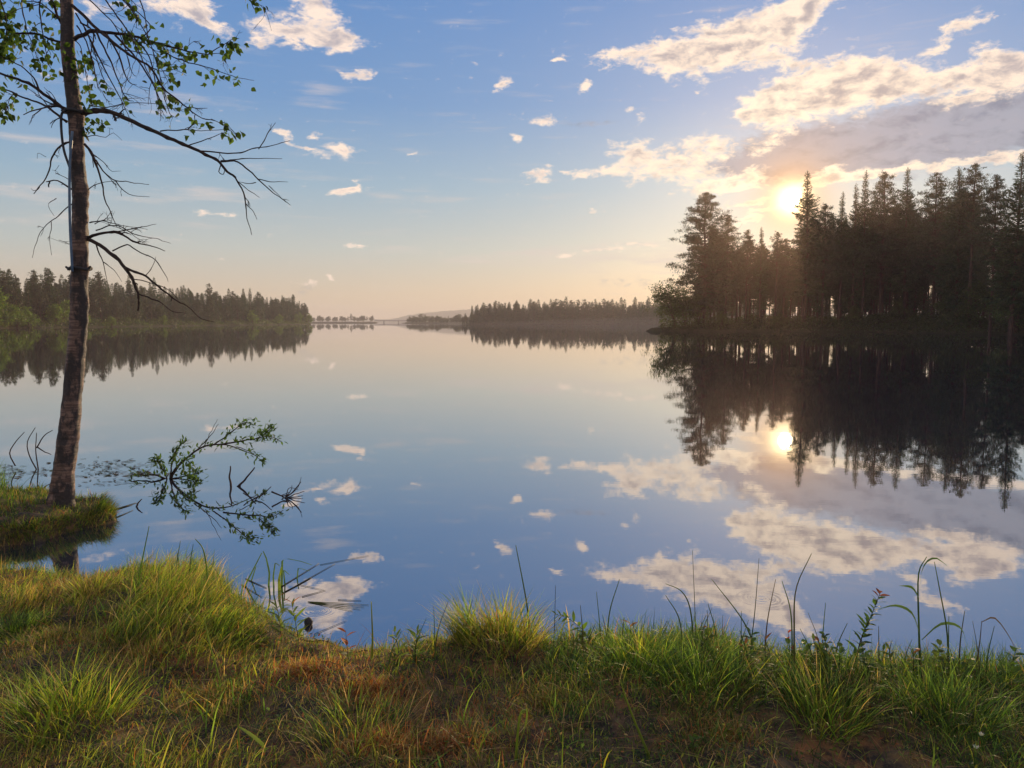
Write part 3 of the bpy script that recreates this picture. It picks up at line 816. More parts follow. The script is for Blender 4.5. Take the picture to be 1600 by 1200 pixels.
# ------------------------------------------------------------------ near bank
SHORE = [ground(px, py) for px, py in ((-500, 900), (-250, 893), (-60, 900), (60, 912), (135, 925), (200, 915), (270, 908), (330, 925), (385, 960), (430, 1000), (490, 1026), (550, 1036), (650, 1042), (760, 1030), (860, 1034),
                                       (960, 1042), (1080, 1040), (1200, 1046), (1320, 1052), (1440, 1062), (1600, 1078), (1800, 1090), (2100, 1100))]
SX = np.array([p.x for p in SHORE]); SY = np.array([p.y for p in SHORE])
o_ = np.argsort(SX); SX, SY = SX[o_], SY[o_]
def shore_y(x):
    x = np.asarray(x, float)
    y = np.interp(x, SX, SY)
    y = y + (vnoise(x, x * 0 + 3.3, .35, 31) - .5) * .16 + (vnoise(x, x * 0 + 1.3, .11, 32) - .5) * .06
    far = np.maximum(np.abs(x) - 8, 0)
    return y + (vnoise(x, x * 0, 9, 33) - .5) * 4 * np.minimum(far / 6, 1) + far * .12
# hummocks: (photo x, photo y, height, radius)
HUM = [(240, 930, .10, .45), (330, 985, .09, .3), (770, 1010, .11, .33), (60, 960, .03, .5), (1110, 1060, .05, .5), (1000, 1100, .05, .45), (500, 1100, .04, .4), (60, 1080, .08, .5), (1450, 1130, .04, .4)]
HUMW = [(*ground(px, py, .2).xy, hh, rr) for px, py, hh, rr in HUM]
PITS = [(*ground(1270, 1165, .2).xy, -.12, .36), (*ground(1010, 1170, .2).xy, -.06, .2), (*ground(160, 1110, .2).xy, -.05, .15), (*ground(690, 1105, .2).xy, -.05, .22), (*ground(300, 1080, .2).xy, -.06, .18), (*ground(390, 1010, .2).xy, -.05, .15)]
def bank_z(x, y):
    x = np.asarray(x, float); y = np.asarray(y, float)
    d = shore_y(x) - y
    z = .17 * (1 - np.exp(-np.maximum(d + .02, 0) / .10)) + .07 * (1 - np.exp(-np.maximum(d, 0) / .9)) - np.maximum(-d, 0) * 1.6
    for (hx, hy, hh, rr) in HUMW + PITS:
        z = z + hh * np.exp(-((x - hx) ** 2 + (y - hy) ** 2) / rr ** 2) * (1 - np.exp(-np.maximum(d, 0) / .08))
    k = np.clip(d / .12, 0, 1)
    z = z + k * ((vnoise(x, y, .5, 41) - .5) * .07 + (vnoise(x, y, .17, 42) - .5) * .045 + (vnoise(x, y, .055, 43) - .5) * .018)
    return z + np.clip((d - 6) / 30, 0, 1) * 1.2

def bank_material():
    m, t, out = mat('mossy_ground')
    g = t.add('ShaderNodeNewGeometry'); pos = g.outputs['Position']
    a = t.noise(pos, 1.6, 4, .6)[0]; b_ = t.noise(pos, 9, 6, .7)[0]; c_ = t.noise(pos, 60, 5, .7)[0]
    c = t.ramp(a, [(0.3, (.12, .13, .03)), (0.43, (.22, .12, .035)), (0.52, (.08, .055, .025)), (0.62, (.26, .11, .035)), (.72, (.15, .15, .035))])
    c = t.mix(t.rng(b_, .4, .62), c, (.022, .015, .010))
    c = t.mix(t.rng(c_, .5, .75), c, (.16, .13, .05))
    p = t.add('ShaderNodeBsdfPrincipled'); t.l.new(c, p.inputs['Base Color']); p.inputs['Roughness'].default_value = .9
    bm = t.add('ShaderNodeBump'); bm.inputs['Strength'].default_value = 1; bm.inputs['Distance'].default_value = .02
    t.l.new(t.math('ADD', t.math('MULTIPLY', b_, 1.0), t.math('MULTIPLY', c_, .5)), bm.inputs['Height']); t.l.new(bm.outputs[0], p.inputs['Normal'])
    t.l.new(p.outputs[0], out.inputs[0])
    return m
M['soil'] = bank_material()
xs = np.concatenate([np.linspace(-70, -7, 60, endpoint=False), np.linspace(-7, 5.5, 700), np.linspace(5.5, 70, 60)[1:]])
vv = np.concatenate([np.linspace(-.4, 0, 12, endpoint=False), np.linspace(0, 3.2, 210), np.geomspace(3.3, 60, 60)])
X, V = np.meshgrid(xs, vv); Y = shore_y(X) - V; Z = bank_z(X, Y)
nx = len(xs); i_ = np.arange(len(vv) - 1)[:, None] * nx + np.arange(nx - 1)[None, :]
b = MB(); b.add(np.stack([X, Y, Z], -1).reshape(-1, 3), np.stack([i_, i_ + nx, i_ + nx + 1, i_ + 1], -1).reshape(-1, 4))
tag(b.build('ground', M['soil']), kind='structure')

# small island of turf that carries the birch
ISL = [(-7.6, 7.3), (-7.0, 6.45), (-5.8, 6.2), (-4.9, 6.32), (-4.45, 6.38), (-4.1, 6.55), (-3.95, 6.9), (-3.82, 7.25), (-3.95, 7.55), (-4.3, 7.75), (-5.0, 7.9), (-6.5, 8.2), (-7.4, 7.9)]
def isl_z(x, y):
    d = poly_sd(np.asarray(x, float), np.asarray(y, float), ISL) + (vnoise(x, y, .25, 51) - .5) * .12
    z = .22 * (1 - np.exp(-np.maximum(d, 0) / .10)) - np.maximum(-d, 0) * 1.5
    return z + np.clip(d / .1, 0, 1) * ((vnoise(x, y, .4, 52) - .5) * .08 + (vnoise(x, y, .12, 53) - .5) * .05)
X, Y = np.meshgrid(np.linspace(-7.9, -3.5, 260), np.linspace(5.9, 8.5, 150)); Z = isl_z(X, Y)
nx = 260; i_ = np.arange(149)[:, None] * nx + np.arange(nx - 1)[None, :]
q = np.stack([i_, i_ + 1, i_ + nx + 1, i_ + nx], -1).reshape(-1, 4); q = q[Z.ravel()[q].max(1) > -.25]
b = MB(); b.add(np.stack([X, Y, Z], -1).reshape(-1, 3), q)
tag(b.build('islet', M['soil']), kind='structure')

# ------------------------------------------------------------------ grass
GREEN = np.array([.115, .19, .028]); YEL = np.array([.33, .32, .04]); LIME = np.array([.21, .30, .035]); DRY = np.array([.46, .29, .11]); RUST = np.array([.42, .14, .045]); DEEP = np.array([.055, .105, .024])
def pick(n, weights):
    pal = np.array([GREEN, YEL, LIME, DRY, RUST, DEEP]); w_ = np.array(weights, float)
    if w_.ndim == 1: k = rng.choice(6, n, p=w_ / w_.sum())
    else:
        cs = (w_ / w_.sum(1, keepdims=True)).cumsum(1); k = (rng.random(n)[:, None] > cs).sum(1).clip(0, 5)
    return pal[k] * (1 + rng.normal(0, .33, (n, 1))).clip(.3, 1.9)
def scatter(n, x0, x1, v0, v1):
    x = rng.uniform(x0, x1, n); y = shore_y(x) - rng.uniform(v0, v1, n)
    return x, y
def tocol(x, y, z=.2):           # photo column of a ground point, used to place patches and the tree shade coloured into the right-hand greens
    return 800 + x / y * FPX
# moss carpet: tiny curled blades
n = 190000
x, y = scatter(n, -4.2, 3.6, 0.0, 2.7)
z = bank_z(x, y); px = tocol(x, y)
pt = vnoise(x, y, .45, 61); p2 = vnoise(x, y, .9, 62)
W6 = np.stack([.3 + .8 * (px > 900), .5 + .4 * (px < 500), .25 + 0 * px, 1.0 * (pt > .45) + .15, 1.3 * (pt > .62) * (p2 > .35) + .08, .4 + .9 * (px > 850)], 1)  # yellower left, deeper right: sunlight and pine shade put into the colour
ok = (rng.random(n) < .35 + vnoise(x, y, .22, 63)); ok &= ~((np.hypot(x - PITS[0][0], y - PITS[0][1]) < .34) & (rng.random(n) < .93))
x, y, z, W6 = x[ok], y[ok], z[ok], W6[ok]; n = len(x)
b = MB()
blades(b, np.stack([x, y, z - .005], 1), rng.uniform(0, 6.28, n), rng.uniform(.012, .05, n), rng.uniform(.002, .005, n), rng.uniform(.1, 1.1, n), pick(n, W6) * .8, segs=2, lean=np.abs(rng.normal(0, .5, n)))
tag(b.build('moss', M['grass']), kind='stuff')
# meadow grass, patchy
def grass_zone(cnt, x0, x1, v0, v1, L, Wd, weights, bend=(.15, 1.25), seed=0, thr=.45, sc=.3, lean=.42, az=None, tip=None, zf=bank_z, xy=None):
    x, y = scatter(cnt, x0, x1, v0, v1) if xy is None else xy
    m_ = vnoise(x, y, sc, seed) + (vnoise(x, y, sc * .3, seed + 1) - .5) * .4
    ok = rng.random(len(x)) < np.clip((m_ - thr) * 4 + .12, 0, 1)
    if zf is bank_z:
        for (qx, qy, _, qr) in PITS: ok &= ~((((x - qx) / 1.5) ** 2 + (y - qy) ** 2 < (qr * .8) ** 2) & (rng.random(len(x)) < .88))
        ok &= ~((tocol(x, y) > 850) & (shore_y(x) - y > .85) & (rng.random(len(x)) < .55))
    x, y, m_ = x[ok], y[ok], m_[ok]; n = len(x)
    z = zf(x, y) - .01
    Ls = rng.uniform(*L, n) * (.55 + .75 * np.clip(m_, 0, 1)) * (np.interp(tocol(x, y), [0, 60, 160, 200, 300, 400, 450, 570, 650], [.6, .6, .6, 1, 1, .75, .4, .45, .9]) if zf is bank_z else 1)
    a = rng.uniform(0, 6.28, n) if az is None else rng.normal(az, .9, n)
    c = pick(n, weights)
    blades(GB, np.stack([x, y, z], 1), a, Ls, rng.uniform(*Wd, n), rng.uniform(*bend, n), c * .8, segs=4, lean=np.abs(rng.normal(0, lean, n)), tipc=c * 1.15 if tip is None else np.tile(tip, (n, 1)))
GB = MB()
grass_zone(36000, -4.2, 3.4, .0, 2.6, (.04, .13), (.0018, .004), (1, .9, .7, .7, .12, .5), seed=71, thr=.28)
grass_zone(16000, -4.2, -.9, .0, 2.6, (.08, .2), (.002, .0045), (.5, 1.2, .9, .9, .1, .1), seed=73, thr=.4, sc=.35, az=.3)
grass_zone(24000, .15, 3.6, .0, 1.3, (.08, .2), (.002, .0045), (1.2, .3, .35, .15, .03, 1.9), seed=75, thr=.28, sc=.3)  # mostly deep green: shade of the pines carried in the blade colour
grass_zone(9000, -1.6, .9, .25, 2.4, (.05, .14), (.0025, .005), (.9, 1.1, .7, 1.0, .5, .4), seed=79, thr=.3, sc=.25)
grass_zone(2600, -4.2, 3.6, .0, 2.4, (.12, .26), (.005, .009), (1, .7, 1, .4, .05, .9), seed=85, thr=.35, sc=.3, lean=.5)
grass_zone(6000, -4.2, 3.4, -.03, .12, (.08, .22), (.002, .004), (1, .8, .8, .5, .1, .6), seed=77, thr=.3, sc=.2, bend=(.1, .7))
# dead blades lying over everything
x, y = scatter(4200, -4, 3.4, .05, 2.6); n = len(x)
c = pick(n, (.2, .3, .1, 2, .5, .2))
blades(GB, np.stack([x, y, bank_z(x, y) + .01], 1), rng.uniform(0, 6.28, n), rng.uniform(.08, .3, n), rng.uniform(.0015, .0035, n), rng.uniform(0, .35, n), c * .75, segs=4, lean=rng.uniform(1.1, 1.45, n))
# grass further along the bank, outside the picture
for sx_ in (-1, 1):
    n = 9000; x = sx_ * rng.uniform(4, 14, n); y = shore_y(x) - rng.uniform(0, 5, n); c = pick(n, (1, .7, .6, .5, .1, .8))
    blades(GB, np.stack([x, y, bank_z(x, y)], 1), rng.uniform(0, 6.28, n), rng.uniform(.08, .25, n), rng.uniform(.004, .009, n), rng.uniform(.1, .8, n), c * .8, segs=3)
n = 14000; x = rng.uniform(-8, 8, n); y = rng.uniform(-6, 1.4, n); c = pick(n, (1, .7, .6, .6, .1, .8))
blades(GB, np.stack([x, y, bank_z(x, y)], 1), rng.uniform(0, 6.28, n), rng.uniform(.05, .2, n), rng.uniform(.004, .008, n), rng.uniform(.1, .8, n), c * .8, segs=3)
# rusty and dry mats
for (qx, qy, rr_, wts) in ((590, 1085, .20, (.1, .2, .1, 1, 2.5, 0)), (480, 1065, .15, (.1, .3, .1, 1, 2, 0)), (600, 1170, .22, (.2, .3, .1, 1.4, 1.6, .1)), (700, 1165, .16, (.1, .2, .1, 1, 1.6, .1)), (90, 1010, .35, (.3, .9, .2, 1.6, .5, .1)),
                        (240, 1035, .28, (.3, .8, .3, 1.4, .7, .1)), (330, 1090, .2, (.3, .7, .3, 1.2, .9, .1)), (120, 930, .3, (.2, .6, .2, 1.8, .5, .1)), (860, 1100, .2, (.4, .8, .4, 1.2, .5, .3)), (1130, 1150, .2, (.5, .5, .4, 1, .5, .5))):
    g_ = ground(qx, qy, .22); n = int(5200 * rr_); a = rng.uniform(0, 6.28, n); r = rr_ * np.abs(rng.normal(0, .55, n)); x = g_.x + r * np.cos(a) * 1.4; y = g_.y + r * np.sin(a)
    k = shore_y(x) - y > .03; x, y = x[k], y[k]; n = len(x); c = pick(n, wts)
    blades(GB, np.stack([x, y, bank_z(x, y)], 1), rng.uniform(0, 6.28, n), rng.uniform(.02, .10, n), rng.uniform(.002, .0045, n), rng.uniform(.2, 1.3, n), c * .8, segs=3, lean=np.abs(rng.normal(0, .6, n)))
tag(GB.build('grass', M['grass']), kind='stuff')
# turf of the islet
GB = MB()
n = 30000; x = rng.uniform(-7.6, -3.7, n); y = rng.uniform(6.1, 8.2, n)
k = isl_z(x, y) > -.02; x, y = x[k], y[k]
grass_zone(0, 0, 0, 0, 0, (.04, .11), (.003, .006), (1.2, .5, .5, .5, .2, 1.8), seed=81, thr=.15, sc=.25, zf=isl_z, xy=(x, y))
n = 9000; x = rng.uniform(-7.6, -4.62, n); y = rng.uniform(6.9, 8.1, n); k = isl_z(x, y) > .1; x, y = x[k], y[k]
grass_zone(0, 0, 0, 0, 0, (.18, .42), (.003, .006), (1.2, .4, .6, .1, .02, 1.2), seed=83, thr=.42, sc=.4, zf=isl_z, xy=(x, y), bend=(.1, .6))
# fringe hanging over the edge towards the water
th = rng.uniform(0, 1, 5200); 
P_ = np.array(ISL); seg = np.roll(P_, -1, 0) - P_; i_ = rng.integers(0, len(ISL), 5200)
pt_ = P_[i_] + seg[i_] * th[:, None]; nrm = np.stack([seg[i_][:, 1], -seg[i_][:, 0]], 1); nrm /= np.linalg.norm(nrm, axis=1)[:, None]
pt_ = pt_ - nrm * rng.uniform(-.02, .12, (5200, 1)) 
x, y = pt_[:, 0], pt_[:, 1]; k = isl_z(x, y) > -.01; x, y, nrm = x[k], y[k], nrm[k]; n = len(x); c = pick(n, (1, .8, .7, .9, .1, .8))
blades(GB, np.stack([x, y, isl_z(x, y)], 1), np.arctan2(nrm[:, 1], nrm[:, 0]) + rng.normal(0, .5, n), rng.uniform(.04, .16, n), rng.uniform(.003, .006, n), rng.uniform(.3, 1.4, n), c * .8, segs=4, lean=rng.uniform(.1, .8, n))
tag(GB.build('grass', M['grass']), kind='stuff')

# low herbs: small round and pointed leaves close to the ground
b = MB(); n = 15000
x, y = scatter(n, -4.2, 3.4, .0, 2.5); m_ = vnoise(x, y, .24, 95) + .25 * (x > .2)
k = m_ > .56; x, y = x[k], y[k]; n = len(x); c = pick(n, (1.2, .4, .7, .2, .25, 1.2)) * .7
zz_ = bank_z(x, y) + rng.uniform(.005, .06, n)
rhombi(b, np.stack([x, y, zz_], 1), rng.normal(0, 1, (n, 3)) * [1, 1, .45], rng.uniform(.010, .028, n), rng.uniform(.006, .016, n), c, up=np.array([0, 0, 1.0]), fold=.15)
tag(b.build('ground_cover', M['leaf'], smooth=False), kind='stuff')
# twigs and straw litter
b = MB()
x, y = scatter(260, -4, 3.2, .1, 2.5)
for xa, ya in zip(x, y):
    a = rng.random() * 6.28; L = rng.uniform(.05, .28); q = [(xa + math.cos(a) * L * f, ya + math.sin(a) * L * f, float(bank_z(np.array([xa + math.cos(a) * L * f]), np.array([ya + math.sin(a) * L * f]))[0]) + .012 + rng.uniform(0, .012)) for f in (0, .35, .7, 1)]
    tube(b, q, rng.uniform(.001, .003), 4, (.10, .07, .045))
tag(b.build('litter', M['grass']), kind='stuff')

# ------------------------------------------------------------------ tussocks, each a clump of its own
def tussock(px, py, nb, L, label, weights=(.8, 1.2, .9, .7, .05, .2), rad_=.12, az=None, bend=(.2, .8), wd=(.0028, .0055), zf=None, loc=None):
    c0 = ground(px, py, .22) if loc is None else Vector(loc)
    zf = zf or bank_z
    c0.z = float(zf(np.array([c0.x]), np.array([c0.y]))[0])
    r = rad_ * (rng.random(nb) ** .62) * 1.15; a = rng.uniform(0, 6.28, nb)
    x, y = r * np.cos(a), r * np.sin(a)
    z = zf(x + c0.x, y + c0.y) - c0.z - .015
    c = pick(nb, weights); b = MB()
    hd = a + rng.normal(0, .9, nb) if az is None else rng.normal(az, 1.0, nb)
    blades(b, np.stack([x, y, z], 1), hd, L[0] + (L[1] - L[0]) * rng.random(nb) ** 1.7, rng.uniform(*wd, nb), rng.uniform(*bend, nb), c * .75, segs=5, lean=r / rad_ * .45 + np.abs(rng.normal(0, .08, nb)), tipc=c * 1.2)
    o = b.build('grass_tussock', M['grass']); o.location = c0
    return tag(o, label, 'tussock', 'tussocks along the bank', 'thing')
tussock(262, 965, 1100, (.12, .34), 'largest sunlit yellow-green grass tussock, on the left of the bank', rad_=.24, az=.25)
tussock(215, 1000, 500, (.12, .26), 'sunlit tussock growing against the front of the largest one on the left', rad_=.17, az=.2)
tussock(350, 995, 800, (.09, .22), 'low tussock leaning over the water right of the largest one', (.9, .8, 1, .3, .02, .6), rad_=.17, az=.1, bend=(.5, 1.1))
tussock(790, 1018, 700, (.12, .30), 'rounded tussock in the middle of the bank with fine blades fanning left', (.6, 1.3, .6, 1.0, .1, .3), rad_=.17)
tussock(730, 1020, 260, (.18, .34), 'thin spray of blades fanning left out of the middle tussock', (.6, 1.1, .9, .5, .0, .1), rad_=.06, az=2.7, bend=(.4, .8))
tussock(140, 940, 330, (.07, .18), 'small dry tussock standing before the reflection of the birch trunk', (.5, 1.2, .5, 1.5, .1, .1), rad_=.11)
tussock(45, 960, 420, (.06, .18), 'dry brownish tussock at the left edge of the bank', (.4, 1.0, .4, 1.6, .2, .1), rad_=.16, az=.5)
tussock(20, 995, 700, (.06, .13), 'short bright green tuft at the left edge below the dry tussock', (1.5, .1, 1.2, .0, .0, .8), rad_=.14)
tussock(1090, 1085, 550, (.14, .26), 'deep green grass clump right of the middle of the bank', (1.4, .3, .8, .05, .0, 1.4), rad_=.22)
tussock(1000, 1060, 600, (.12, .26), 'green clump between the middle tussock and the tall stems', (1.2, .6, 1, .1, .0, 1), rad_=.15)
tussock(1290, 1110, 500, (.14, .30), 'bright grass clump above the bare dark soil', (1.2, .7, 1.2, .5, .0, .4), rad_=.14)
tussock(1480, 1120, 420, (.14, .30), 'loose clump of dark grass near the right edge', (1.2, .2, .7, .1, .0, 1.4), rad_=.16)
tussock(110, 1130, 500, (.14, .32), 'long-bladed yellow-green clump in the lower left corner', (.7, 1.4, 1.2, .5, .0, .1), rad_=.2, wd=(.003, .006))
tussock(560, 1150, 220, (.12, .24), 'sparse clump of dry and green blades at the bottom, left of the middle', (.7, 1.0, .8, .9, .1, .1), rad_=.2)

# ------------------------------------------------------------------ single tall stems
STEM_G = 'tall single grass stems on the bank'
def stem(pts, wpx, label, colr=(.10, .15, .03), D=None, leaves=(), group=STEM_G, name='tall_grass', cat='grass', zbase=.2):
    """pts: photo points, root first"""
    r0 = ground(pts[0][0], pts[0][1], zbase); D = r0.y if D is None else D
    P_ = [at(x, y, D + 0.02 * i) for i, (x, y) in enumerate(pts)]
    base_ = P_[0].copy(); b = MB()
    sp_ = smooth_path([p - base_ for p in P_], 14)
    sp_[0, 2] -= .04
    t = np.linspace(0, 1, len(sp_)); wd_ = wpx / FPX * D * .5
    tube(b, sp_, wd_ * (1 - .75 * t) + .0003, 5, colr)
    o = b.build(name, M['grass']); o.location = base_
    for lf in leaves:
        l_ = MB(); q = [at(x, y, D + .03 * math.sin(x)) - base_ for x, y in lf]; q = smooth_path(q, 10)
        t = np.linspace(0, 1, 10); wv = wpx * 1.6 / FPX * D * np.sin(np.clip(t * .9 + .12, 0, 1) * math.pi) * .5 + .0004
        s_ = np.array([.45, .8, .4]); s_ /= np.linalg.norm(s_)
        v = np.stack([q - s_ * wv[:, None], q + [0, 0, -.0012], q + s_ * wv[:, None]], 1).reshape(-1, 3)
        qq = [(3 * i + j, 3 * i + j + 1, 3 * i + j + 4, 3 * i + j + 3) for i in range(9) for j in (0, 1)]
        l_.add(v, qq, None, colr); l_.build('blade', M['grass'], o)
    return tag(o, label, cat, group, 'thing')
stem([(828, 1010), (824, 950), (806, 852)], 4, 'tall thin grass stem rising from the middle tussock, tip leaning left')
stem([(948, 1030), (952, 960), (968, 905)], 3, 'tall stem right of the middle tussock, tip bent right')
stem([(936, 1030), (938, 990), (932, 925)], 2.5, 'fine stem just left of the one with its tip bent right')
stem([(862, 1030), (866, 990), (868, 915)], 2, 'dark hair-thin stem between the middle tussock and the leaning leafy plant', (.04, .04, .03))
stem([(1242, 1075), (1241, 985), (1244, 920), (1268, 865)], 3.5, 'tall stem with a curved reddish tip before the large reflected cloud', (.12, .12, .03))
stem([(1238, 1050), (1236, 960), (1222, 908)], 3, 'stem with its tip bent left, beside the curved reddish one')
stem([(1172, 1020), (1180, 950), (1186, 872)], 2, 'straight hair-thin stem left of the reddish curved one', (.06, .07, .03))
stem([(1195, 1015), (1200, 965), (1212, 905)], 2.5, 'brown straight stem leaning slightly right over the reflected cloud', (.14, .09, .04))
stem([(1180, 1010), (1158, 965), (1112, 905)], 3, 'green stem leaning far left over the reflected cloud')
stem([(1087, 1040), (1086, 960), (1082, 860)], 1.8, 'hair-thin vertical stem at the left end of the large reflected cloud', (.06, .08, .03))
stem([(1085, 1045), (1080, 960), (1066, 925), (1040, 912)], 3, 'stem arching left at the top beside the hair-thin vertical one')
stem([(1068, 1040), (1062, 970), (1040, 930)], 3, 'short stem leaning left below the arching one')
stem([(1285, 1040), (1286, 990), (1290, 942)], 2.5, 'short upright stem left of the big leafy sprig')
stem([(1438, 1060), (1436, 985), (1435, 900), (1448, 870)], 4, 'tallest stem on the right with broad leaves folding over', (.10, .16, .03),
     leaves=[[(1436, 960), (1438, 905), (1446, 880), (1462, 872), (1480, 884)], [(1437, 990), (1425, 958), (1400, 946), (1372, 952)], [(1440, 1000), (1470, 975), (1500, 980), (1440 + 72, 1010)], [(1436, 935), (1425, 918), (1405, 915)]])
stem([(1482, 1070), (1480, 990), (1468, 920), (1460, 878)], 3, 'curved stem right of the tallest one, crossing the reflected clouds', (.10, .14, .03))
stem([(1520, 1070), (1530, 1010), (1534, 970)], 2.5, 'brown stem with a bent top on the far right', (.13, .08, .04), leaves=[[(1534, 972), (1555, 966), (1580, 1000), (1592, 1030)]])
stem([(1395, 1060), (1390, 1020), (1394, 1000)], 2.2, 'short dark stub of stem left of the tallest right-hand stem', (.06, .06, .03))
stem([(1350, 1050), (1346, 1000), (1352, 985)], 2.2, 'short brown stub under the big leafy sprig', (.1, .07, .03))
stem([(580, 1040), (582, 1000), (580, 940)], 5, 'yellow-green blade standing alone at the water edge right of the orange-leaved sprig', (.22, .24, .03))
stem([(214, 960), (218, 900), (233, 822)], 4, 'tall blade rising from the left tussock before the birch reflection', (.14, .22, .03))
stem([(322, 960), (324, 905), (318, 860), (305, 842)], 4, 'blade with a drooping tip behind the largest tussock', (.13, .2, .03))
stem([(292, 930), (297, 880), (302, 850)], 2.5, 'thin dark blade between the largest tussock and the drooping one', (.06, .11, .03))
stem([(272, 930), (276, 880), (282, 845)], 2.5, 'thin upright blade behind the largest tussock', (.08, .13, .03))
stem([(345, 950), (344, 905), (330, 880)], 2, 'fine curved blade right of the drooping one', (.07, .1, .03))
stem([(728, 1000), (722, 965), (708, 935)], 3, 'black dead stick standing left of the middle tussock', (.02, .015, .012))
stem([(1018, 1190), (985, 1110), (968, 1060)], 5, 'yellow blade crossing the dark clump at the bottom', (.2, .24, .03))
stem([(805, 1195), (812, 1120), (822, 1108)], 5, 'bright forked blade at the bottom edge of the middle', (.22, .27, .03), leaves=[[(808, 1170), (822, 1130), (823, 1100)]])
stem([(375, 1195), (372, 1130), (375, 1090)], 3.5, 'upright blade with a bent top in the lower left', (.2, .25, .04), leaves=[[(372, 1135), (395, 1150), (414, 1170), (405, 1198)]])
stem([(345, 1100), (342, 1060), (326, 1000), (318, 960)], 3.5, 'long curved blade crossing the low tussock on the left', (.2, .26, .03))
stem([(60, 1190), (72, 1140), (88, 1080), (118, 1060)], 6, 'broad yellow blade in the lower left corner', (.22, .27, .03))
# more of the small upright shoots along the edge, one label each would not tell them apart
r_ = random.Random(3)
SG = 'fine unremarkable shoots along the water edge'
for i in range(46):
    px = r_.choice([r_.uniform(880, 1600), r_.uniform(900, 1300), r_.uniform(600, 1600)]); py = np.interp(px, [600, 1000, 1600], [1035, 1040, 1070]) + r_.uniform(-8, 25)
    hpx = r_.uniform(45, 110); ln_ = r_.uniform(-25, 25)
    stem([(px, py), (px + ln_ * .3, py - hpx * .55), (px + ln_, py - hpx)], r_.uniform(1.6, 3), 'fine short green or brown shoot standing up from the grassy edge of the bank',
         r_.choice([(.09, .14, .03), (.12, .11, .04), (.06, .1, .025)]), group=SG)

# ------------------------------------------------------------------ leafy shoots
def sprig(pts, D, nl, leaf, label, colr, top=None, name='willow_shoot', cat='shoot', spread=1.0, stemw=.0022, zbase=.2, whorl=False, droop=0.0):
    P_ = [at(x, y, D) for x, y in pts]; base_ = P_[0].copy()
    q = smooth_path([p - base_ for p in P_], 16); q[0, 2] -= .05
    b = MB(); t = np.linspace(0, 1, 16); tube(b, q, stemw * (1 - .6 * t), 5, (.10, .06, .03))
    r = empty(name, base_, label, cat, 'unremarkable leafy shoots on the right half of the bank' if label.startswith('ordinary') else 'leafy shoots on the bank'); b.build('stem', M['twig'], r)
    lv = MB(); T = np.gradient(q, axis=0)
    for k in range(nl):
        f = .12 + .88 * (k + .5) / nl; i = f * 15; j = int(min(i, 14)); p = q[j] + (q[j + 1] - q[j]) * (i - j)
        ax_ = T[j] / (np.linalg.norm(T[j]) + 1e-9); a = k * 2.4 + rng.normal(0, .3)
        u = np.cross(ax_, [.3, .9, .1]); u /= np.linalg.norm(u); v_ = np.cross(ax_, u)
        d = (u * math.cos(a) + v_ * math.sin(a)) * spread + ax_ * .75 + np.array([0, 0, -droop])
        L = 1.25 * leaf[0] * rng.uniform(.7, 1.2) * (1 - .35 * f); W = 1.35 * leaf[1] * rng.uniform(.8, 1.2) * (1 - .3 * f)
        c = np.array(colr) * rng.uniform(.7, 1.3)
        if top is not None and f > top[0]: c = np.array(top[1]) * rng.uniform(.8, 1.2)
        leaf_mesh(lv, p, d, L, W, c)
    lv.build('leaves', M['leaf'], r)
    return r
def leaf_mesh(mb, p, d, L, W, c, curl=.25):
    """one pointed leaf with a midrib fold and a curl: 4 stations"""
    d = d / (np.linalg.norm(d) + 1e-9); s = np.cross(d, [0, 0, 1.0] + rng.normal(0, .25, 3)); s /= np.linalg.norm(s) + 1e-9; n_ = np.cross(s, d)
    st = [(0, .0), (.22, .75), (.5, 1.0), (.78, .6), (1, 0)]
    v = []
    for f, w_ in st:
        m_ = p + d * (L * f) - n_ * (curl * L * f * f)
        v += [m_ - s * (W * .5 * w_) + n_ * (.16 * W * w_), m_, m_ + s * (W * .5 * w_) + n_ * (.16 * W * w_)]
    q = [(3 * i + j, 3 * i + j + 1, 3 * i + j + 4, 3 * i + j + 3) for i in range(4) for j in (0, 1)]
    mb.add(v, q, None, c)
gy = lambda px, py, z=.2: ground(px, py, z).y
GL = (.09, .15, .025); ORG = (.42, .12, .03); RED = (.35, .06, .025); OLV = (.13, .15, .03)
sprig([(468, 1010), (462, 975), (455, 940)], gy(468, 1010), 22, (.075, .014), 'left one of two narrow-leaved shoots standing beside the black float', (.14, .19, .03), (.9, ORG))
sprig([(440, 1000), (436, 965), (430, 935)], gy(440, 1000), 18, (.07, .013), 'thin-leaved shoot with an orange tip left of the black float', (.13, .17, .03), (.85, (.35, .2, .03)))
sprig([(545, 1050), (543, 1020), (540, 985)], gy(545, 1045), 9, (.055, .026), 'shoot with an orange-red folded top and broad leaves at the water edge', OLV, (.55, ORG))
sprig([(620, 1050), (622, 1015), (616, 985)], gy(620, 1045), 20, (.06, .012), 'small feathery green shoot left of the middle tussock', (.15, .2, .03))
sprig([(648, 1050), (650, 1010), (652, 985)], gy(650, 1045), 20, (.065, .013), 'small feathery shoot nearest to the middle tussock on its left', (.13, .18, .03))
sprig([(935, 1035), (915, 990), (890, 968), (868, 960)], gy(935, 1030), 24, (.05, .016), 'leafy sprig leaning left over the water beside the middle tussock', GL)
sprig([(985, 1040), (986, 1000), (984, 972)], gy(985, 1035), 9, (.05, .02), 'upright shoot with an orange-brown top right of the leaning sprig', GL, (.8, (.4, .16, .03)))
sprig([(1104, 1050), (1103, 1010), (1100, 978)], gy(1104, 1040), 10, (.055, .02), 'upright shoot with a brown bud and broad leaves below the arching stem', GL, (.9, (.25, .1, .03)))
sprig([(1180, 1055), (1178, 1020), (1172, 985)], gy(1180, 1045), 11, (.055, .028), 'round-leaved dark shoot left of the single red leaf', (.06, .11, .022))
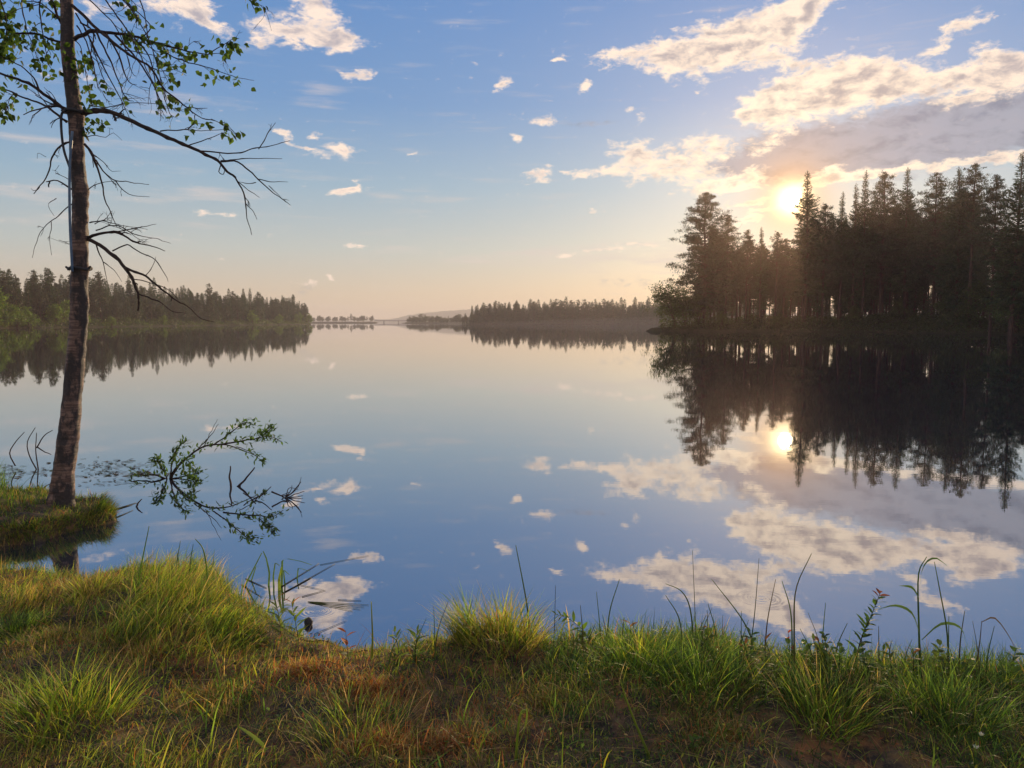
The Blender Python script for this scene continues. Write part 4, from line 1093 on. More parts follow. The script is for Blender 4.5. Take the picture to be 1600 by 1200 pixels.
sprig([(1232, 1050), (1233, 1010), (1231, 985)], gy(1232, 1045), 5, (.045, .024), 'short shoot ending in a single red leaf', GL, (.6, RED))
sprig([(1296, 1060), (1292, 1020), (1288, 990)], gy(1296, 1050), 14, (.05, .026), 'dark leafy shoot just left of the big leafy sprig', (.06, .1, .022))
sprig([(1330, 1060), (1345, 1000), (1360, 965), (1376, 925)], gy(1330, 1055), 46, (.06, .015), 'big dark leafy sprig with a red folded leaf at its top', (.06, .11, .022), (.93, (.2, .06, .03)), stemw=.003)
sprig([(1268, 1070), (1262, 1030), (1256, 1002)], gy(1268, 1055), 12, (.05, .024), 'broad-leaved plant between the red leaf and the big leafy sprig', GL)
sprig([(1575, 1085), (1580, 1045), (1588, 1012)], gy(1575, 1080), 12, (.055, .026), 'broad-leaved dark shoot at the right edge of the bank', GL)
sprig([(1350, 1072), (1356, 1045), (1352, 1020)], gy(1350, 1065), 10, (.05, .03), 'low round-leaved plant right below the big leafy sprig', (.09, .15, .03))
sprig([(1085, 1190), (1083, 1165), (1090, 1150)], gy(1085, 1185), 10, (.03, .018), 'low broad-leaved seedling in the grass at the bottom', GL)
r_ = random.Random(77)
for i in range(26):
    px = r_.choice([r_.uniform(880, 1600), r_.uniform(1150, 1420), r_.uniform(1000, 1600)]); py = float(np.interp(px, [880, 1000, 1600], [1036, 1042, 1078])) + r_.uniform(-6, 22)
    h_ = r_.uniform(34, 66); dx = r_.uniform(-14, 14); bl = r_.random() < .55
    sprig([(px, py), (px + dx * .3, py - h_ * .5), (px + dx, py - h_)], gy(px, py - 2), r_.randrange(8, 18), (.045, .026) if bl else (.05, .014), 'ordinary green leafy shoot growing among the grass on the right half of the bank' , r_.choice([(.06, .10, .022), (.09, .15, .03), (.12, .15, .03)]), (.85, r_.choice([(.2, .08, .03), (.1, .15, .03), (.12, .16, .03)])))
# white flowers
def flower(px, py, hpx, label):
    D = gy(px, py); base_ = at(px, py, D); tip = at(px - 3, py - hpx, D) - base_
    r = empty('wild_flower', base_, label, 'flower', 'small white flowers'); b = MB(); q = smooth_path([(0, 0, -.03), tip * .5 + Vector((.004, 0, 0)), tip], 8)
    tube(b, q, .0012, 4, (.08, .13, .03)); b.build('stem', M['leaf'], r)
    b = MB()
    for k in range(6):
        a = k * 1.047 + .2; leaf_mesh(b, np.array(tip), np.array([math.cos(a), math.sin(a), .9]), .017, .009, (.75, .7, .72), curl=-.1)
    b.build('petals', M['leaf'], r)
flower(1537, 1180, 30, 'small pale pink flower on a thin stem in the lower right corner')
flower(1468 + 60, 1192, 22, 'tiny white flower close below the pale pink one')
flower(1190, 1075, 22, 'tiny white flower in the grass below the reflected cloud')

# ------------------------------------------------------------------ things in the water near the bank
def rough_ball():
    b = MB(); n1_, n2_ = 20, 12; v = []
    for j in range(n2_ + 1):
        for i in range(n1_):
            a = i / n1_ * 6.283; e = j / n2_ * math.pi; r = .027 * (1 + .05 * math.sin(a * 8))
            v.append((r * math.sin(e) * math.cos(a), r * .8 * math.sin(e) * math.sin(a), r * 1.12 * math.cos(e)))
    q = [(j * n1_ + i, j * n1_ + (i + 1) % n1_, (j + 1) * n1_ + (i + 1) % n1_, (j + 1) * n1_ + i) for j in range(n2_) for i in range(n1_)]
    b.add(v, q, None, (.012, .012, .013)); return b
m_, t_, out_ = mat('black_rubber'); p_ = t_.add('ShaderNodeBsdfPrincipled'); nf = t_.noise(t_.add('ShaderNodeTexCoord').outputs['Object'], 120, 4)[0]
t_.l.new(t_.mix(nf, (.008, .008, .009), (.03, .03, .03)), p_.inputs['Base Color']); p_.inputs['Roughness'].default_value = .7; t_.l.new(p_.outputs[0], out_.inputs[0]); M['rubber'] = m_
fl = rough_ball().build('float', M['rubber']); fl.location = ground(482, 976) + Vector((0, 0, .016))
tag(fl, 'small round black float on the water beside the bank', 'float')
# bent sedges standing in the water
def reed(pts, wpx, label, D, c=(.07, .12, .03), grp='bent sedge blades standing in the water'):
    P_ = [at(x, y, D) for x, y in pts]; base_ = Vector((P_[0].x, D, 0)); b = MB()
    q = np.array([tuple(p - base_) for p in P_]); q[0, 2] = -.05
    out = [q[0]]
    for a_, b_ in zip(q[:-1], q[1:]):
        for f in (.25, .5, .75, .97): out.append(a_ + (b_ - a_) * f)
    out = np.array(out); n = len(out); t = np.linspace(0, 1, n); w_ = wpx / FPX * D * .5 * (1 - .6 * t)
    s_ = np.array([.85, .5, .12])
    v = np.stack([out - s_ * w_[:, None], out + np.array([0, .002, 0]), out + s_ * w_[:, None]], 1).reshape(-1, 3)
    b.add(v, [(3 * i + j, 3 * i + j + 1, 3 * i + j + 4, 3 * i + j + 3) for i in range(n - 1) for j in (0, 1)], None, c)
    o = b.build('folded_sedge', M['leaf']); o.location = base_; return tag(o, label, 'sedge', grp, 'thing')
Dr = ground(400, 915).y
reed([(377, 914), (410, 862)], 4, 'left leg of the tall triangle of folded sedge in the water', Dr)
reed([(419, 918), (421, 895), (416, 872), (411, 861)], 3.5, 'right leg of the tall triangle of folded sedge in the water', Dr)
reed([(389, 905), (400, 885), (417, 881)], 2.5, 'small folded blade inside the tall triangle of sedge', Dr + .1)
reed([(428, 925), (427, 900), (430, 879), (437, 884)], 3, 'short folded sedge blade just right of the tall triangle', Dr)
reed([(437, 930), (436, 905), (440, 885)], 6, 'thickest yellow-green sedge blade in the group', Dr - .1, (.16, .2, .03))
reed([(440, 920), (441, 875), (450, 873), (470, 877), (488, 883)], 3.5, 'sedge blade folded flat to the right above the water', Dr)
reed([(446, 915), (443, 890), (452, 898)], 2.5, 'short kinked sedge blade under the flat folded one', Dr)
reed([(463, 902), (466, 887), (485, 893)], 2.5, 'small kinked blade in the middle of the floating straws', Dr + .15)
def straw(a, b_, wpx, label, c=(.05, .045, .02), bow=.0, n=1, spread=0, rise=.004):
    A = ground(*a); B = ground(*b_); base_ = A.copy(); mbx = MB()
    for k in range(n):
        d = B - A; off = Vector((0, spread * (k - (n - 1) / 2), 0))
        pts = [Vector((0, 0, rise)), d * .5 + Vector((0, bow, rise)) + off * .6, d * rng.uniform(.75, 1) + Vector((0, 0, .004)) + off]
        q = smooth_path(pts, 10); tube(mbx, q, wpx / FPX * A.y * .2 * (1 - .5 * np.linspace(0, 1, 10)), 5, c)
    o = mbx.build('floating_straw', M['grass']); o.location = base_
    return tag(o, label, 'floating straw', 'straws floating by the bank')
straw((441, 928), (540, 872), 3.5, 'long dark straw floating up towards the small reflected cloud', (.03, .035, .015))
straw((500, 883), (590, 866), 2, 'thin far end of the long floating straws', (.03, .035, .015))
straw((446, 925), (498, 897), 4.5, 'thick dark straw lying beside the long one', (.03, .03, .015))
straw((440, 917), (500, 880), 4, 'dark straw crossing under the folded sedge', (.03, .03, .015))
straw((377, 914), (416, 938), 3, 'dark straw floating in front of the tall sedge triangle', (.03, .04, .015))
straw((384, 905), (420, 921), 4, 'second dark straw floating inside the sedge triangle', (.03, .04, .015))
straw((466, 914), (512, 924), 2, 'thin straw making the upper half of a floating V', (.03, .03, .015))
straw((472, 933), (512, 922), 3, 'darker straw making the lower half of a floating V', (.03, .03, .015))
straw((481, 941), (575, 952), 3, 'bundle of green straws with a brown head floating right of the shoots', (.10, .12, .03), n=4, spread=.045)
straw((528, 938), (566, 939), 3, 'short dark straw floating behind the green bundle', (.02, .02, .012))
straw((490, 992), (552, 966), 2.5, 'thin dark twig floating right of the black float', (.03, .025, .02))
straw((247, 892), (288, 893), 3, 'short straw floating behind the largest tussock', (.04, .035, .02))
straw((150, 805), (212, 787), 5, 'dark straw floating off the tip of the birch islet', (.03, .035, .02), n=3, spread=.05)
straw((160, 818), (205, 799), 4, 'second bunch of dark straw off the tip of the birch islet', (.03, .035, .02), n=3, spread=.04)

# floating scraps of leaves beyond the birch
b = MB()
px = np.concatenate([rng.normal(180, 30, 420), rng.normal(40, 45, 200), rng.normal(222, 20, 120)]); py = np.concatenate([rng.normal(738, 10, 420), rng.normal(738, 5, 200), rng.normal(740, 3, 120)])
kp = vnoise(px, py * 4, 14, 55) > .42; px, py = px[kp], py[kp]
for a_, c_ in zip(px, py):
    g_ = ground(a_, c_ + .12 * abs(a_ - 180) * rng.uniform(-.2, .2)); th_ = rng.random() * 6.28
    leaf_mesh(b, np.array(g_) + [0, 0, .004], np.array([math.cos(th_), math.sin(th_) * .5, .02]), rng.uniform(.03, .11), rng.uniform(.008, .024), np.array(random.choice([(.03, .025, .015), (.08, .05, .03), (.05, .06, .02)])), curl=-.02)
tag(b.build('floating_debris', M['leaf']), kind='stuff')
# ------------------------------------------------------------------ birch
BD = 7.15
def birch_bark():
    m, t, out = mat('old_birch_bark')
    g = t.add('ShaderNodeTexCoord'); o = g.outputs['Object']
    wv = t.noise(t.vm('MULTIPLY', o, (5, 5, 55)), 1.0, 5, .6)[0]
    pl = t.noise(t.vm('MULTIPLY', o, (9, 9, 5)), 1.0, 5, .65)[0]
    fine = t.noise(o, 45, 5, .7)[0]
    c = t.mix(t.rng(wv, .42, .6), (.085, .045, .03), (.21, .125, .085))
    c = t.mix(t.rng(pl, .42, .53), c, (.026, .018, .015))
    c = t.mix(t.math('MULTIPLY', t.rng(fine, .5, .7), .6), c, (.08, .05, .04))
    p = t.add('ShaderNodeBsdfPrincipled'); t.l.new(c, p.inputs['Base Color']); p.inputs['Roughness'].default_value = .7
    b = t.add('ShaderNodeBump'); b.inputs['Strength'].default_value = .9; b.inputs['Distance'].default_value = .012
    t.l.new(t.math('ADD', t.math('MULTIPLY', wv, .8), t.math('ADD', t.math('MULTIPLY', pl, -1.0), t.math('MULTIPLY', fine, .4))), b.inputs['Height']); t.l.new(b.outputs[0], p.inputs['Normal'])
    t.l.new(p.outputs[0], out.inputs[0]); return m
M['birch'] = birch_bark()
TR = [(92, 800, 44), (95, 778, 41), (98, 747, 40), (103, 710, 38.5), (108, 673, 36.5), (115, 600, 33.5), (121, 527, 31), (124, 453, 29.5), (125, 380, 28.5), (125, 300, 26), (121, 250, 24), (118, 180, 26), (112, 133, 23.5), (106, 80, 23.5), (104, 0, 22)]
tp = [at(x, y, BD) for x, y, w_ in TR]; base_ = Vector((tp[1].x, BD, .18))
tw_ = [w_ / FPX * BD * .415 for _, _, w_ in TR]
top_pts = [Vector((tp[-1].x + dx, BD + dy, tp[-1].z + dz)) for dx, dy, dz in ((-.04, .03, 1.0), (.02, .0, 2.2), (.1, -.1, 3.6), (.05, -.2, 5.2), (.2, -.2, 7.0))]
tp += top_pts; tw_ += [.062, .052, .038, .022, .006]
birch = empty('birch_tree', base_, 'leaning old birch with a rough trunk and mostly bare drooping branches on the turf islet', 'birch')
path = np.array([tuple(p - base_) for p in tp]); path[0, 2] = -.25
dense = smooth_path(path, 420); ss = np.linspace(0, len(path) - 1, 420); rr = np.interp(ss, np.arange(len(path)), tw_)
sides = 28; th = np.arange(sides) / sides * 2 * math.pi
zz = dense[:, 2][:, None]; A_ = th[None, :]
bump = (vnoise(zz * 3 + 0 * A_, np.cos(A_) * 1.5 + 5 + np.sin(A_), .5, 91) - .5) * .16 + (vnoise(zz * 12 + 0 * A_, np.cos(A_) * 2 + 9, .5, 92) - .5) * .10 + (vnoise(zz * 30 + 0 * A_, np.sin(A_) * 2 + 9, .5, 93) - .5) * .05
knots = [(466, 0.0, .35, .05), (478, .4, .3, .04), (420, .2, .18, .03), (300, .3, .5, .05), (318, .1, .4, .04), (340, -.1, .35, .06), (290, .0, .25, .02), (180, .2, .35, .06), (440, 3.1, .3, .04), (390, 3.3, .2, .03), (500, .1, .25, .04), (545, .2, .2, .03), (625, 3.0, .15, .04), (240, .1, .3, .03), (205, .2, .25, .03)]
for (ky, ka, kh, ks) in knots:
    kz = at(100, ky, BD).z - base_.z
    bump = bump + .55 * kh * np.exp(-((zz - kz) / ks) ** 2) * np.exp(-((np.angle(np.exp(1j * (A_ - ka)))) / .55) ** 2)
flare = .35 * np.exp(-np.maximum(zz, 0) / .12)
R_ = rr[:, None] * (1 + bump + flare * (.6 + .4 * np.cos(A_ * 3)))
ring = dense[:, None, :] + np.stack([np.cos(A_) * R_, np.sin(A_) * R_, 0 * R_], -1)
i_ = np.arange(419)[:, None] * sides; j_ = np.arange(sides)[None, :]; k_ = (j_ + 1) % sides
b = MB(); b.add(ring.reshape(-1, 3), np.stack([i_ + j_, i_ + k_, i_ + sides + k_, i_ + sides + j_], -1).reshape(-1, 4)); b.build('trunk', M['birch'], birch)

def birch_leaf(mb, p, d, L, W, c):
    """ovate birch leaf"""
    d = d / (np.linalg.norm(d) + 1e-9); s = np.cross(d, rng.normal(0, 1, 3)); s /= np.linalg.norm(s) + 1e-9; n_ = np.cross(s, d)
    st = [(0, .1), (.18, .85), (.38, 1.0), (.68, .55), (1, 0)]; v = []
    for f, w_ in st:
        m_ = p + d * (L * f) - n_ * (.12 * L * f * f)
        v += [m_ - s * (W * .5 * w_) + n_ * (.12 * W * w_), m_, m_ + s * (W * .5 * w_) + n_ * (.12 * W * w_)]
    mb.add(v, [(3 * i + j, 3 * i + j + 1, 3 * i + j + 4, 3 * i + j + 3) for i in range(4) for j in (0, 1)], None, c)

def branch(pts, w0, w1, depth=0.0, twigs=0, tl=.25, hang=.5, leaves=0, lrange=(.3, 1), seed=0, subs=(), parent=None, world=False, ddir=0.35):
    """a traced branch: photo points, thickness in photo pixels; subs: further traced twigs of the same branch"""
    global rng
    keep = rng; rng = np.random.default_rng(1000 + seed)
    b = MB(); lv = MB(); nL = 0
    allq = []
    for si, (pp, wa, wb) in enumerate([(pts, w0, w1)] + list(subs)):
        if world: P_ = [Vector(p) - base_ for p in pp]
        else:
            x0 = pts[0][0]
            P_ = [at(x, y, BD + depth * min(1, abs(x - x0) / 120.0) + ddir * .1 * math.sin(x * .02 + seed)) - base_ for x, y in pp]
        ln = sum((P_[i + 1] - P_[i]).length for i in range(len(P_) - 1)); n = max(8, int(ln / .035))
        q = smooth_path(P_, n, wob=.0035, seed=seed * 7 + si); t = np.linspace(0, 1, n)
        ra, rb = wa / FPX * BD * .5, wb / FPX * BD * .5
        rr_ = (ra + (rb - ra) * t) * (1 + .25 * (rng.random(n) < .12))
        tube(b, q, rr_, 6); allq.append((q, rr_, ln))
    def twig(p0, d0, L, r0, lvl):
        nonlocal nL
        n = 7; q = [np.array(p0)]; d = np.array(d0, float); d /= np.linalg.norm(d)
        for _ in range(n - 1):
            d = d + rng.normal(0, .16, 3) + np.array([0, 0, -hang * .12]); d /= np.linalg.norm(d); q.append(q[-1] + d * L / (n - 1))
        q = np.array(q); tube(b, q, r0 * (1 - .6 * np.linspace(0, 1, n)) + .0004, 4)
        if lvl < 2:
            for _ in range(rng.integers(1, 4)):
                k = rng.integers(1, n - 1); twig(q[k], (q[k] - q[k - 1]) / np.linalg.norm(q[k] - q[k - 1]) + rng.normal(0, .5, 3), L * rng.uniform(.3, .65), r0 * .6, lvl + 1)
        return q
    for q, rr_, ln in allq:
        nt = int(twigs * 1.5 * ln + .5) if twigs else 0
        for _ in range(nt):
            f = rng.uniform(.12, 1) ; k = int(f * (len(q) - 2)); tdir = q[k + 1] - q[k]; tdir /= np.linalg.norm(tdir) + 1e-9
            side = rng.normal(0, 1, 3); side[1] *= .5
            twig(q[k], tdir * .8 + side * .6, tl * rng.uniform(.4, 1.2) * (1.1 - .4 * f), rr_[k] * .45 + .0006, 0)
    o = b.build('branch', M['twig'], birch)
    if leaves:
        for _ in range(leaves):
            q, rr_, ln = allq[rng.integers(0, len(allq))] if rng.random() < .6 else allq[0]
            f = rng.uniform(*lrange); k = int(f * (len(q) - 1)); p = q[k] + rng.normal(0, .045, 3) * [1, 1, .8] + [0, 0, -.02]
            c = np.array([.06, .10, .018]) * rng.uniform(.5, 1.5)
            for _ in range(rng.integers(1, 3)):
                birch_leaf(lv, p + rng.normal(0, .012, 3), np.array([rng.normal(0, .6), rng.normal(0, .6), -.8]), rng.uniform(.042, .068), rng.uniform(.034, .054), c * rng.uniform(.8, 1.2))
        lv.build('leaves', M['leaf'], o)
    rng = keep
    return o
B_ = branch
# big bare bough to the right
B_([(128, 176), (150, 173), (172, 174), (200, 186), (222, 197), (246, 207), (270, 218), (295, 229), (320, 240), (340, 251), (352, 264), (368, 278)], 8, 3.4, depth=-.25, twigs=1.2, tl=.12, seed=1, subs=[
    ([(368, 278), (378, 296), (384, 318), (386, 340), (393, 366)], 2.6, .9), ([(345, 252), (368, 252), (388, 266), (404, 280), (425, 300), (440, 310), (454, 320)], 3, .8),
    ([(313, 236), (345, 238), (375, 239), (400, 231), (425, 227), (453, 219)], 2.4, .8), ([(404, 233), (414, 218), (420, 205), (431, 191)], 1.5, .7), ([(345, 252), (370, 249), (400, 247), (440, 248)], 2, .7),
    ([(292, 228), (315, 220), (335, 213), (355, 205)], 1.8, .7), ([(250, 205), (280, 203), (310, 204), (348, 203)], 2, .6), ([(404, 280), (425, 284), (450, 284)], 1.6, .6), ([(372, 284), (390, 298), (406, 308)], 1.5, .6),
    ([(384, 318), (396, 330), (401, 343)], 1.4, .6), ([(345, 258), (342, 270), (348, 273), (351, 266)], 1.6, 1.2), ([(292, 203), (303, 195), (320, 193)], 1.3, .6), ([(420, 290), (434, 303), (447, 316)], 1.2, .5), ([(400, 285), (385, 287), (372, 284)], 1.3, .7)])
# leafy bough above it
B_([(116, 62), (130, 54), (145, 49), (170, 51), (192, 54), (215, 58), (240, 66), (268, 73), (295, 80), (325, 85)], 6.5, 1.6, depth=.2, twigs=1.6, tl=.22, seed=2, leaves=140, lrange=(.45, 1), subs=[
    ([(325, 85), (345, 72), (362, 62), (374, 60)], 1.6, .6), ([(240, 66), (262, 84), (290, 96), (318, 104), (345, 112), (370, 121), (397, 126)], 2.2, .6), ([(325, 85), (345, 84), (358, 92)], 1.3, .5), ([(220, 60), (235, 45), (225, 28), (205, 10), (190, -10)], 2, 1.0)])
B_([(112, 8), (128, 22), (150, 44), (172, 62), (192, 78), (210, 90), (232, 103), (246, 122), (258, 140), (280, 158), (302, 176)], 5, 2, depth=-.3, twigs=1.5, tl=.25, seed=3, leaves=40, lrange=(.72, 1), subs=[
    ([(302, 176), (320, 186), (340, 190), (358, 200), (371, 212)], 1.6, .6), ([(305, 178), (303, 190), (292, 203)], 1.2, .5), ([(232, 103), (252, 112), (270, 108), (292, 118)], 1.4, .5), ([(192, 78), (225, 84), (252, 88)], 1.5, .6)])
B_([(330, 186), (345, 193), (360, 203), (371, 213)], 1.3, .6, depth=-.3, seed=31, leaves=14, lrange=(0, 1))
B_([(245, 88), (256, 92), (270, 110)], 1.2, .5, seed=32, depth=.1, leaves=12, lrange=(.3, 1))
# hanging fans of fine twigs from above
r_ = random.Random(21)
for i, (x0, y0, x1, y1) in enumerate([(118, 20, 160, 120), (140, 0, 205, 110), (150, -20, 240, 130), (170, -30, 262, 168), (200, -40, 235, 70), (120, 40, 152, 128), (150, 48, 195, 150), (125, 35, 140, 100), (165, 52, 200, 125),
                                      (180, 55, 255, 165), (140, 60, 190, 158), (210, 60, 245, 150), (160, -30, 210, 20)]):
    mx, my = (x0 + x1) / 2 + r_.uniform(-2, 14), (y0 + y1) / 2 - r_.uniform(0, 18)
    B_([(x0, y0), (mx, my), (x1, y1), (x1 + r_.uniform(-4, 18), y1 + r_.uniform(4, 26))], r_.uniform(2, 3.4), .6, depth=r_.uniform(-.5, .5), twigs=2.2, tl=.3, seed=40 + i, leaves=(6 if i % 3 == 0 else 0), lrange=(.5, 1))
B_([(134, 178), (142, 166), (165, 168), (200, 161), (240, 162), (275, 171)], 2, .6, depth=.2, twigs=2, tl=.15, seed=60)
# left side
B_([(106, 172), (97, 168), (80, 155), (62, 142), (45, 130), (28, 124), (0, 114), (-40, 108)], 6, 3, depth=-.2, twigs=1.6, tl=.3, hang=.2, seed=4, leaves=10, lrange=(.6, 1), subs=[([(62, 142), (52, 120), (35, 105), (10, 92), (-20, 80)], 2.2, 1.2)])
B_([(104, 190), (94, 183), (78, 170), (60, 161), (42, 154), (25, 147), (0, 138), (-35, 140)], 4, 2, depth=.3, twigs=1.6, tl=.3, hang=.5, seed=5, leaves=22, lrange=(.55, 1), subs=[([(25, 148), (20, 160), (8, 170), (-6, 182)], 1.6, .8)])
B_([(96, 66), (80, 62), (62, 54), (40, 52), (20, 54), (-10, 62), (-60, 60)], 4, 2, depth=.2, twigs=2, tl=.3, seed=6, leaves=36, lrange=(.25, 1))
B_([(98, 40), (84, 10), (76, -20), (70, -60)], 4, 3, depth=.1, twigs=3, tl=.4, hang=1.2, seed=7, leaves=22, lrange=(0, .7))
B_([(70, -30), (62, 10), (66, 50), (74, 90), (82, 112)], 2.4, .7, depth=-.3, twigs=2.5, tl=.25, hang=1, seed=8, leaves=34, lrange=(.2, 1))
B_([(40, -30), (34, 5), (40, 40), (52, 72), (60, 100)], 2.2, .7, depth=-.4, twigs=2.5, tl=.25, hang=1, seed=9, leaves=16, lrange=(.2, 1))
B_([(-10, -30), (4, 10), (10, 40), (8, 70)], 2.5, .7, depth=-.3, twigs=3, tl=.25, hang=1, seed=10, leaves=80, lrange=(.1, 1))
B_([(-20, 40), (0, 75), (18, 92), (34, 90)], 2, .7, depth=.3, twigs=2.5, tl=.2, hang=1, seed=11, leaves=30, lrange=(.1, 1))
B_([(-30, 130), (-10, 150), (4, 165), (12, 180)], 2, .7, depth=.3, twigs=2.5, tl=.2, hang=1, seed=12, leaves=30, lrange=(.3, 1))
B_([(112, 60), (124, 70), (130, 95), (136, 130), (146, 170)], 1.6, .6, depth=-.2, twigs=2, tl=.12, hang=1, seed=13, leaves=36, lrange=(.3, 1))
B_([(100, 70), (110, 90), (115, 100), (98, 128)], 1.4, .6, depth=-.35, twigs=1.5, tl=.1, hang=1, seed=14, leaves=30, lrange=(.0, 1))
# below the big bough
B_([(132, 225), (142, 238), (150, 255), (155, 270), (160, 290), (164, 310), (172, 330), (183, 355)], 4, 1, depth=-.2, twigs=1.2, tl=.18, seed=15, subs=[
    ([(150, 250), (162, 268), (178, 281), (195, 284), (215, 286), (233, 288)], 2.4, .7), ([(180, 282), (190, 295), (208, 305), (233, 307)], 1.8, .6), ([(144, 240), (160, 252), (172, 266), (188, 268)], 1.4, .5), ([(138, 296), (150, 288), (165, 284), (190, 284)], 1.6, .6)])
B_([(136, 214), (150, 212), (165, 214), (178, 208), (190, 220)], 1.4, .5, depth=.2, twigs=2.5, tl=.12, seed=16)
B_([(136, 200), (150, 192), (172, 194), (165, 186)], 1.3, .5, depth=.2, twigs=2, tl=.1, seed=17, leaves=14, lrange=(.0, .6))
B_([(138, 372), (150, 366), (165, 364), (182, 362), (200, 372), (218, 380), (240, 386), (258, 392)], 5, 1, depth=-.25, twigs=2.4, tl=.2, hang=0, seed=18, subs=[([(148, 350), (165, 342), (175, 330)], 1.5, .5), ([(182, 362), (205, 358), (225, 354), (244, 350)], 2, .6), ([(150, 360), (180, 352), (210, 366), (240, 372), (266, 380)], 2, .6), ([(140, 348), (160, 345), (190, 352), (230, 358)], 2, .6)])
B_([(138, 374), (150, 380), (176, 398), (194, 417), (206, 434), (211, 446), (216, 459), (217, 474), (215, 486)], 6, 3, depth=-.3, twigs=.5, tl=.1, seed=19, subs=[
    ([(194, 417), (210, 424), (227, 431), (246, 446), (264, 461), (280, 472), (293, 479), (312, 497), (336, 503)], 4, .9), ([(216, 459), (232, 465), (249, 472), (268, 486), (290, 489)], 2.4, .8), ([(206, 436), (230, 440), (262, 452), (280, 470)], 1.8, .7),
    ([(176, 392), (198, 382), (220, 395), (242, 406), (257, 428), (263, 440)], 2.2, .6), ([(150, 380), (156, 398), (161, 409), (167, 436)], 2.4, .8), ([(161, 409), (176, 420), (190, 440)], 1.4, .5), ([(227, 431), (240, 415), (244, 400)], 1.2, .5)])
B_([(118, 226), (105, 222), (90, 232), (82, 245), (78, 262), (72, 278), (62, 292), (53, 302)], 3.4, 1.2, depth=.2, twigs=2, tl=.12, seed=22, subs=[([(62, 292), (54, 298), (48, 294)], 1.2, .5), ([(72, 245), (60, 240), (58, 248)], .8, .5)])
B_([(116, 298), (100, 288), (86, 282), (72, 284)], 3, 1.4, depth=.15, twigs=1.5, tl=.08, seed=23, subs=[([(78, 283), (76, 292)], 2.4, 2.0)])
B_([(114, 318), (102, 326), (92, 338), (78, 346), (64, 362), (55, 385), (50, 402)], 1.8, .6, depth=.2, twigs=1.5, tl=.12, seed=24, subs=[([(88, 310), (76, 320), (84, 338)], 1.1, .5), ([(80, 346), (78, 370), (80, 398)], 1.2, .5), ([(92, 375), (110, 382), (78, 372)], .8, .4)])
B_([(112, 284), (100, 276), (84, 268), (92, 258)], 1.2, .5, depth=.2, twigs=2, tl=.1, seed=25)
# crown above the picture
r_ = random.Random(8)
for i in range(22):
    f = i / 21; zt = 5.1 + f * 6.3; px_ = np.interp(zt - base_.z, dense[:, 2], dense[:, 0]) + base_.x
    a = i * 2.4; L = (1.9 - 1.35 * f) * r_.uniform(.8, 1.2)
    p0 = Vector((px_, BD, zt)); d = Vector((math.cos(a), math.sin(a), 0))
    B_([p0, p0 + d * L * .4 + Vector((0, 0, L * .3)), p0 + d * L * .8 + Vector((0, 0, L * .2)), p0 + d * L + Vector((0, 0, -L * .25))], 4 - 2 * f, 1, twigs=3, tl=.45, hang=1.2, seed=100 + i, leaves=90, lrange=(.25, 1), world=True)

# blue pipe leaning on the trunk and its ties
m_, t_, out_ = mat('faded_blue_pipe'); p_ = t_.add('ShaderNodeBsdfPrincipled'); tc_ = t_.add('ShaderNodeTexCoord'); nf = t_.noise(tc_.outputs['Object'], 14, 4)[0]
t_.l.new(t_.mix(t_.rng(nf, .4, .7), (.05, .10, .17), (.12, .17, .22)), p_.inputs['Base Color']); p_.inputs['Roughness'].default_value = .4; t_.l.new(p_.outputs[0], out_.inputs[0]); M['pipe'] = m_
def rel_at(x, y, D, o): return at(x, y, D) - o
pb = at(113, 425, BD - .14); pipe = empty('landing_pole', pb, 'long thin blue pole tied upright to the left side of the birch trunk', 'pole')
b = MB(); q = smooth_path([rel_at(113, 424, BD - .12, pb), rel_at(109, 340, BD - .12, pb), rel_at(109, 260, BD - .12, pb), rel_at(113, 205, BD - .12, pb)], 30); tube(b, q, .011, 10); b.build('shaft', M['pipe'], pipe)
b = MB(); q = smooth_path([rel_at(109, 262, BD - .12, pb), rel_at(100, 235, BD - .1, pb), rel_at(96, 205, BD - .08, pb), rel_at(96, 180, BD - .08, pb), rel_at(102, 172, BD - .1, pb)], 30); tube(b, q, .011, 8); b.build('handle_loop', M['rubber'], pipe)
def tie(y, label, x0, x1):
    c = at((x0 + x1) / 2, y, BD); b = MB(); r = (x1 - x0) / 2 / FPX * BD
    th_ = np.linspace(0, 2 * math.pi, 40); tube(b, np.stack([np.cos(th_) * r, np.sin(th_) * r * 1.05, .006 * np.sin(th_ * 3)], 1), .014, 6)
    tube(b, [(-r * .98, -.02, 0), (-r * 1.15, -.03, .01), (-r * 1.25, -.02, .015)], .011, 5); tube(b, [(r * .98, -.02, 0), (r * 1.12, -.03, .006), (r * 1.2, -.02, .02)], .012, 5)
    o = b.build('rope_tie', M['rubber']); o.location = c; return tag(o, label, 'rope', 'ties round the birch trunk')
tie(420, 'dark rope tied round the birch trunk at the foot of the blue pole', 109.5, 140.5)
tie(176, 'dark rope tied round the birch trunk under the big bare bough', 103, 133)

